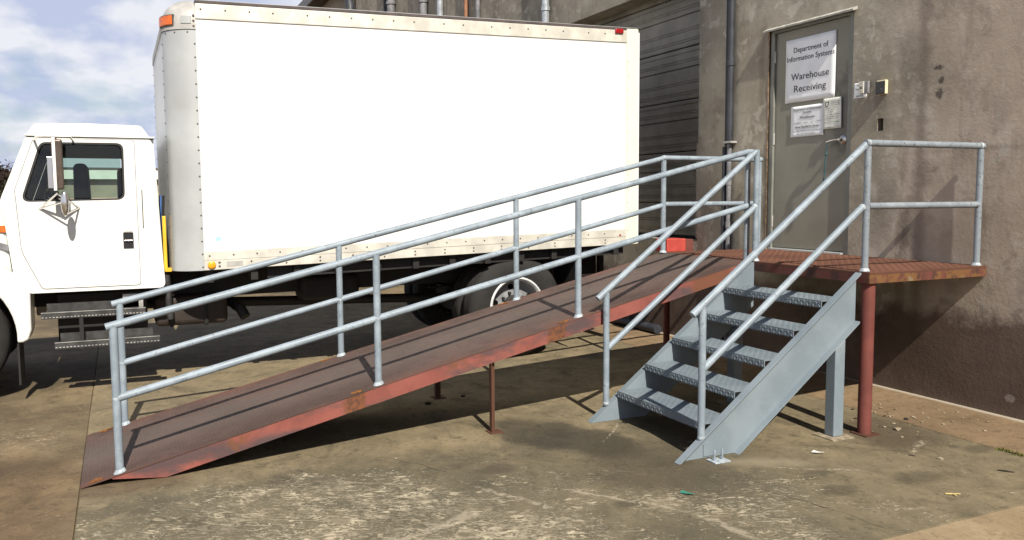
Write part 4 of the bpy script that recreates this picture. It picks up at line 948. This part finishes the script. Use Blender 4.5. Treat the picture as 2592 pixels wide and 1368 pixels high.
# front: cowl below the windscreen and its pillars
cab.add([(CXL+0.03, -6.60, 0.88), (CXR-0.03, -6.60, 0.88), (CXR-0.03, -6.655, 1.60), (CXL+0.03, -6.655, 1.60)], [(0, 1, 2, 3)])
for xa, xb in ((CXR-0.14, CXR-0.03), (CXL+0.03, CXL+0.14)): cab.add([(xa, -6.655, 1.60), (xb, -6.655, 1.60), (xb, -6.462, 2.13), (xa, -6.462, 2.13)], [(0, 1, 2, 3)])
cabo = C_(cab, 'cab', M['white'])
MB().add([(CXL+0.14, -6.65, 1.605), (CXR-0.14, -6.65, 1.605), (CXR-0.14, -6.465, 2.115), (CXL+0.14, -6.465, 2.115)], [(0, 1, 2, 3)]).build('windscreen', M['glass'], cabo)
# roof cap: rounded slab with drip lip
lip = MB(); lip.box(CXL-0.015, CXR+0.015, -6.468, -5.495, 2.1365, 2.150); lip.build('drip_rail', M['white'], cabo, bevel=0.005)
rf = MB(); nx = 14; prof = [(-6.455, 2.1505), (-6.44, 2.19), (-6.405, 2.225), (-6.35, 2.243), (-6.0, 2.258), (-5.66, 2.252), (-5.585, 2.235), (-5.55, 2.20), (-5.535, 2.1505)]
rows = []
for i in range(nx+1):
    u = -1+2*i/nx; sx = (CXR-CXL)/2*1.0; e = 1-abs(u)**7; rows.append([(-4.82+u*sx, y, 2.1505+(z-2.1505)*(0.12+0.88*e if abs(u) < 1 else 0.0)) for y, z in prof])
vs = [p for r_ in rows for p in r_]; m_ = len(prof)
rf.add(vs, [(i*m_+j, (i+1)*m_+j, (i+1)*m_+j+1, i*m_+j+1) for i in range(nx) for j in range(m_-1)])
for xx, q in ((CXR, nx), (CXL, 0)): pass
rfo = rf.build('roof', M['white'], cabo, smooth=True)
# side of the roof cap drawn as its own rounded wall
MB().prism(rounded([(-6.455, 2.1503), (-6.40, 2.238), (-6.0, 2.252), (-5.60, 2.245), (-5.535, 2.1503)], [0, 0.05, 0, 0.05, 0]), 'x', CXR-0.055, CXR-0.012).build('roof_side', M['white'], cabo, bevel=0.012, seg=3)
# window rubber and glass
gk = plate_hole(rounded([(-5.742, 2.093), (-6.360, 2.089), (-6.522, 1.600), (-5.747, 1.615)], [0.06, 0.065, 0.055, 0.065]), [rounded([(-5.757, 2.078), (-6.350, 2.074), (-6.503, 1.614), (-5.762, 1.629)], [0.052, 0.055, 0.046, 0.056])], 'x', CXR-0.012, CXR+0.005)
gk.build('window_rubber', M['gasket'], cabo)
gl_poly = rounded([(-5.765, 2.071), (-6.342, 2.067), (-6.492, 1.623), (-5.770, 1.638)], [0.05, 0.05, 0.04, 0.05])
MB().add([(CXR-0.006, a, b) for a, b in gl_poly], [tuple(range(len(gl_poly)))]).build('side_window', M['glass'], cabo)
MB().add([(CXL+0.006, a, b) for a, b in gl_poly], [tuple(range(len(gl_poly)))]).build('side_window', M['glass'], cabo)
# interior
MB().box(CXL+0.035, CXR-0.035, -6.46, -5.53, 2.05, 2.12).build('headliner', M['interior'], cabo)
MB().box(CXL+0.04, CXR-0.04, -6.58, -6.28, 1.2, 1.56).build('dashboard', M['interior'], cabo, bevel=0.05, seg=3)
for x in (-4.20, -5.40):
    so_ = MB().box(x-0.24, x+0.24, -6.1, -5.62, 1.2, 1.38).build('seat', M['seat'], cabo, bevel=0.05, seg=3)
for x, y_ in ((-4.25, -6.06), (-5.40, -5.72)):
    MB().prism(rounded([(y_-0.09, 1.30), (y_+0.05, 1.30), (y_+0.03, 1.93), (y_-0.08, 1.93)], 0.06), 'x', x-0.22, x+0.22).build('seat_back', M['seat'], cabo, bevel=0.03, seg=3)
sw = MB(); sw.lathe((-5.35, -6.2, 1.58), (0, 0.5, 0.85), [(0.0, 0.20), (0.014, 0.208), (0.0, 0.222), (-0.014, 0.208), (0, 0.20)], 26); sw.sweep([(-5.35, -6.2, 1.58), (-5.35, -6.32, 1.42)], 0.03, 8); sw.build('steering_wheel', M['interior'], cabo)
# door: shut lines as fine grooves, handle, vent
dr_poly = rounded([(-5.655, 0.885), (-5.66, 2.118), (-6.405, 2.112), (-6.555, 1.70), (-6.53, 1.2), (-6.395, 0.885)], [0.03, 0.03, 0.03, 0.1, 0.3, 0.04])
din = rounded([(-5.735, 1.606), (-5.728, 2.100), (-6.352+0.0, 2.098), (-6.535, 1.592)], 0.06)
dr = plate_hole(dr_poly, [rounded([(-5.742, 2.093), (-6.360, 2.089), (-6.522, 1.600), (-5.747, 1.615)], [0.06, 0.065, 0.055, 0.065])], 'x', CXR+0.0005, CXR+0.008)
dro = C_(dr, 'cab_door', M['white'], bevel=0.004)
ctr = (-6.05, 1.5)
plate_hole([(ctr[0]+(a-ctr[0])*1.012, ctr[1]+(b-ctr[1])*1.008) for a, b in dr_poly], [dr_poly], 'x', CXR+0.0002, CXR+0.0012).build('door_gap', M['conduit_pale'], dro)
MB().box(CXR+0.0082, CXR+0.014, -5.775, -5.695, 1.20, 1.335).build('handle_plate', M['black'], dro, bevel=0.004)
MB().box(CXR+0.0142, CXR+0.03, -5.768, -5.702, 1.262, 1.272).build('handle_pull', M['chrome'], dro, bevel=0.002)
MB().prism(rounded([(-5.77, 1.345), (-5.70, 1.345), (-5.70, 1.335), (-5.77, 1.335)], 0), 'x', CXR+0.0142, CXR+0.022).build('handle_trim', M['chrome'], dro)
MB().box(CXR+0.0004, CXR+0.0035, -5.617, -5.610, 1.37, 1.70).build('vent_slot', M['gasket'], cabo)
# hood and fender
hood = MB(); prof = [(-6.605, 0.95), (-6.662, 1.63), (-7.2, 1.56), (-7.9, 1.46), (-8.12, 1.34), (-8.16, 0.70), (-7.85, 0.70), (-7.72, 0.95)]
hood.prism(prof, 'x', -5.74, -3.90); C_(hood, 'hood', M['white'], bevel=0.05, seg=4)
arc = [(FY+0.595*math.cos(R(a)), AXZ+0.01+0.595*math.sin(R(a))) for a in range(-4, 185, 7)]
fd_poly = [(-6.555, 0.452)]+arc+[(-7.95, 0.50), (-8.1, 0.75), (-7.9, 1.16), (-7.2, 1.23), (-6.75, 1.16), (-6.55, 0.98), (-6.485, 0.86), (-6.49, 0.55), (-6.515, 0.47)]
for x0, x1 in ((-4.1, -3.745), (-5.895, -5.54)): C_(MB().prism(fd_poly, 'x', x0, x1), 'fender', M['white'], bevel=0.018, seg=3)
C_(MB().box(-4.1, -3.76, -6.60, -6.585, 0.10, 0.44), 'splash_flap', M['rubber'])
C_(MB().box(-3.8995, -3.885, -6.78, -6.60, 1.352, 1.42), 'turn_signal', M['amber'], bevel=0.006)
eb = MB(); eb.obox((-3.89, -6.68, 1.24), (0.009, 0, 0), (0, 0.085, -0.032), (0, 0.008, 0.024)); C_(eb, 'hood_emblem', M['conduit_pale'], bevel=0.004)  # slanted grey emblem on the hood side
C_(MB().box(-5.5, -4.14, -8.17, -8.13, 0.85, 1.35), 'grille', M['chassis']); C_(MB().box(-5.9, -3.74, -8.35, -8.2, 0.45, 0.72), 'front_bumper', M['chrome'], bevel=0.02)
for x in (-3.98, -5.66): C_(MB().lathe((x, -8.15, 1.0), (0, -1, 0), [(0, 0.1), (0.03, 0.095), (0.04, 0.06), (0.045, 0)], 20), 'headlight', M['glass'], smooth=True)
# mirror
mr = MB(); MX = -3.56
mr.box(MX-0.02, MX+0.016, -6.268, -6.188, 1.70, 2.10); mro = C_(mr, 'door_mirror', M['mirrorbrown'], bevel=0.014, seg=3)
MB().box(MX+0.0165, MX+0.028, -6.262, -6.238, 1.69, 2.115).build('mirror_spine', M['white'], mro, bevel=0.003)
MB().box(MX+0.0162, MX+0.022, -6.300, -6.264, 1.71, 1.96).build('mirror_back_shell', M['chrome'], mro, bevel=0.002)
ar = MB(); ar.sweep([(-3.77, -6.40, 2.105), (MX, -6.37, 2.118), (MX, -6.13, 2.122), (-3.77, -6.12, 2.105)], 0.009, 8); ar.sweep([(MX, -6.235, 2.12), (MX, -6.235, 2.095)], 0.009, 8)
ar.build('mirror_arm', M['chrome'], mro, smooth=True); ar = MB(); ar.sweep([(-3.77, -6.385, 1.545), (MX, -6.235, 1.675)], 0.009, 8); ar.sweep([(-3.77, -6.385, 1.545), (MX, -6.205, 1.60)], 0.007, 8); ar.sweep([(-3.77, -6.10, 1.55), (MX, -6.235, 1.665)], 0.009, 8); ar.sweep([(-3.77, -6.10, 1.55), (MX, -6.19, 1.50)], 0.007, 8)
ar.build('mirror_arm', M['chrome'], mro, smooth=True)
MB().ball((MX+0.01, -6.19, 1.59), 0.1, 14, (0.22, 0.32, 1.0)).build('convex_mirror', M['chrome'], mro, smooth=True)
# gap between cab and box
C_(MB().box(-3.92, -3.88, -5.458, -5.428, 0.98, 1.47), 'grab_bar', M['yellow'], bevel=0.005); C_(MB().box(-3.93, -3.86, -5.447, -5.39, 0.98, 1.01), 'grab_bar_foot', M['yellow'])
for i, (mm, y0) in enumerate((('chassis', -5.44), ('blue', -5.455), ('chassis', -5.46))):
    C_(MB().sweep([(-4.0-0.06*i, y0, 0.9), (-4.02-0.06*i, y0+0.012, 1.2), (-3.98-0.06*i, y0-0.004, 1.5), (-4.0-.06*i, y0+.005, 1.65)], 0.012, 8), 'air_hose', M[mm], smooth=True)

# ------------------------------------------------------------------ far things
fb = thing('far_building', 'low beige building with white fascia far behind the truck cab', 'building', (-42, -2, -0.08))
MB().box(-52, -42, -8.4, 16, -0.08, 2.62).build('wall', M['farwall'], fb)
MB().box(-52.4, -41.7, -8.8, 16.4, 2.62, 3.1).build('fascia', M['farfascia'], fb)
MB().box(-52.45, -41.65, -8.85, 16.45, 3.1, 3.18).build('roof_edge', M['roofdark'], fb)
def tree(x, y, h, label, seed, leafy):
    rnd = random.Random(seed); t = thing('bare_tree', label, 'tree', (x, y, -0.06), 'trees beyond the yard')
    tr_ = MB(); tw = MB(); lf = MB()
    def grow(p, d, L, r_, lev):
        q = p+d*L; tr_.cone(p, q, r_, r_*0.62, 6 if lev < 2 else 4)
        if lev >= 4:
            for _ in range(4):
                a = Vector((rnd.gauss(0, 1), rnd.gauss(0, 1), rnd.gauss(0.5, .8))).normalized(); e = q+a*rnd.uniform(.25, .6)
                b = a.orthogonal().normalized()*0.012; tw.add([q-b, q+b, e], [(0, 1, 2)])
            for _ in range(leafy):
                c = q+Vector((rnd.gauss(0, .3), rnd.gauss(0, .3), rnd.gauss(0, .25))); a = Vector((rnd.gauss(0, 1), rnd.gauss(0, 1), rnd.gauss(0, 1))).normalized(); b = a.orthogonal().normalized(); w = rnd.uniform(.07, .15)
                lf.add([c-a*w, c+b*w*.6, c+a*w, c-b*w*.6], [(0, 1, 2, 3)])
            return
        for _ in range(3 if lev else 5):
            nd = (d*0.9+Vector((rnd.gauss(0, .5), rnd.gauss(0, .5), rnd.gauss(.1, .3)))).normalized()
            grow(p+d*L*rnd.uniform(.55, 1), nd, L*rnd.uniform(.6, .85), r_*.55, lev+1)
    grow(Vector((x, y, -0.06)), Vector((0, 0, 1)), h*0.3, h*0.022, 0)
    tr_.build('trunk', M['bark'], t); c = tw.build('crown', M['twig'], t)
    if leafy: lf.build('foliage', M['leaf'], t)
for i, (x, y, h, lab, lf_) in enumerate(((-58, -12.4, 5.4, 'leafless tree with thin twigs just left of the truck cab', 0), (-60, -13.8, 4.6, 'dark leafy tree at the left picture edge beside the cab', 34), (-57, -11.0, 3.9, 'low dark brown tree half hidden by the cab pillar', 34),
                            (-66, -15.0, 5.6, 'tall dark leafy tree furthest back at the left picture edge', 40), (-62, -12.6, 4.4, 'dark leafy tree behind the leafless one by the cab', 40),
                            (-63, -15.3, 5.0, 'leafless tree cut off by the left picture edge', 6))):
    tree(x, y, h, lab, 40+i, lf_)

# ------------------------------------------------------------------ litter on the slab
def chipmesh(seed, flat=.45):
    rnd = random.Random(seed); bm = bmesh.new(); bmesh.ops.create_icosphere(bm, subdivisions=1, radius=1)
    for v in bm.verts: v.co *= rnd.uniform(.6, 1.15); v.co.z = max(v.co.z*flat, -.25)
    me = bpy.data.meshes.new('chip'); bm.to_mesh(me); bm.free(); return me
cms = [chipmesh(i) for i in range(5)]; cmd = [m.copy() for m in cms[:2]]
for m in cms: m.materials.append(M['chip'])
for m in cmd: m.materials.append(M['chipdark'])
def put(name, me, x, y, r_, label, cat, group=None, rot=0.0, sx=1.0):
    o = bpy.data.objects.new(name, me); COL.objects.link(o); o.location = (x, y, gz(x, y)+r_*0.22); o.scale = (r_*sx, r_, r_); o.rotation_euler = (0, 0, rot)
    BASE[o.name] = Vector((0, 0, 0)); return tag(o, label, cat, group)
rnd = random.Random(21)
put('concrete_chip', cms[0], -0.004, -0.871, 0.034, 'largest pale concrete chip right of the red landing post', 'chip')
put('concrete_chip', cms[1], 0.567, -1.155, 0.024, 'round whitish pebble alone on the slab right of the stairs', 'pebble')
for i in range(46):
    x, y = rnd.gauss(-0.15, 0.3), min(-0.06, rnd.gauss(-0.62, 0.24))
    put('concrete_chip', cms[i % 5], x, y, rnd.uniform(0.006, 0.017), 'tiny concrete crumb scattered between the wall and the red post', 'crumb', 'crumbs by the red post', rnd.uniform(0, 6))
for i in range(9):
    put('dirt_clod', cmd[i % 2], rnd.gauss(-0.5, .22), rnd.gauss(-0.72, .12), rnd.uniform(0.010, 0.02), 'small dark clod of dirt beneath the landing behind the grey stair leg', 'clod', 'dirt clods under the landing', rnd.uniform(0, 6))
for x, y, r_, lab in ((-2.234, -3.594, 0.034, 'larger dark clod in the ramp shadow'), (-2.347, -3.242, 0.026, 'smaller round dark clod in the ramp shadow')): put('dirt_clod', cmd[0], x, y, r_, lab, 'clod')
put('dark_strip', cmd[1], 0.902, -1.028, 0.016, 'dark flat strip of rubber at the right edge of the slab', 'strip', rot=0.55, sx=3.6)
put('dark_strip', cmd[0], 0.433, -1.262, 0.010, 'short dark twig left of the round pebble', 'twig', rot=0.6, sx=3.2)
def scrap(name, pts, z, mat, label, cat):
    m = MB(); n_ = len(pts); m.add([(a, b, gz(a, b)+z+0.004*((i*7) % 3)) for i, (a, b) in enumerate(pts)]+[(a, b, gz(a, b)+z-0.003+0.004*((i*7) % 3)) for i, (a, b) in enumerate(pts)], [tuple(range(n_)), tuple(range(n_, 2*n_))[::-1]]+[(i, (i+1) % n_, n_+(i+1) % n_, n_+i) for i in range(n_)])
    return tag(m.build(name, mat), label, cat)
scrap('paper_scrap', [(0.12, -1.80), (0.15, -1.78), (0.175, -1.745), (0.165, -1.735), (0.14, -1.765), (0.115, -1.775)], 0.012, M['white_scrap'], 'small white scrap on the slab right of the stair foot', 'scrap')
scrap('plastic_scrap', [(0.35, -3.01), (0.38, -2.995), (0.42, -2.96), (0.40, -2.95), (0.37, -2.975), (0.345, -2.985)], 0.008, M['green_scrap'], 'small green plastic scrap on the foreground slab', 'scrap')
sw_ = MB(); sw_.sweep([(1.01, -1.69, gz(1, -1.7)+0.006), (1.035, -1.66, gz(1, -1.7)+0.008), (1.06, -1.665, gz(1, -1.7)+0.006)], 0.004, 6); sw_.sweep([(1.035, -1.66, gz(1, -1.7)+0.008), (1.05, -1.62, gz(1, -1.7)+0.006)], 0.003, 6)
tag(sw_.build('straw', M['straw']), 'forked bit of yellow straw on the slab at lower right', 'straw')
ms = MB(); rnd = random.Random(4)
for i in range(260):
    x = 0.62+rnd.random()*0.42; y = -0.695+rnd.gauss(0, .012); h_ = rnd.uniform(.006, .02); a = rnd.uniform(0, 3.1); dx, dy = math.cos(a)*.006, math.sin(a)*.006
    ms.add([(x-dx, y-dy, gz(x, y)-.002), (x+dx, y+dy, gz(x, y)-.002), (x+rnd.gauss(0, .006), y+rnd.gauss(0, .006), gz(x, y)+h_)], [(0, 1, 2)])
tag(ms.build('moss', M['moss']), 'green moss growing in the slab joint at right', 'moss', kind='stuff')
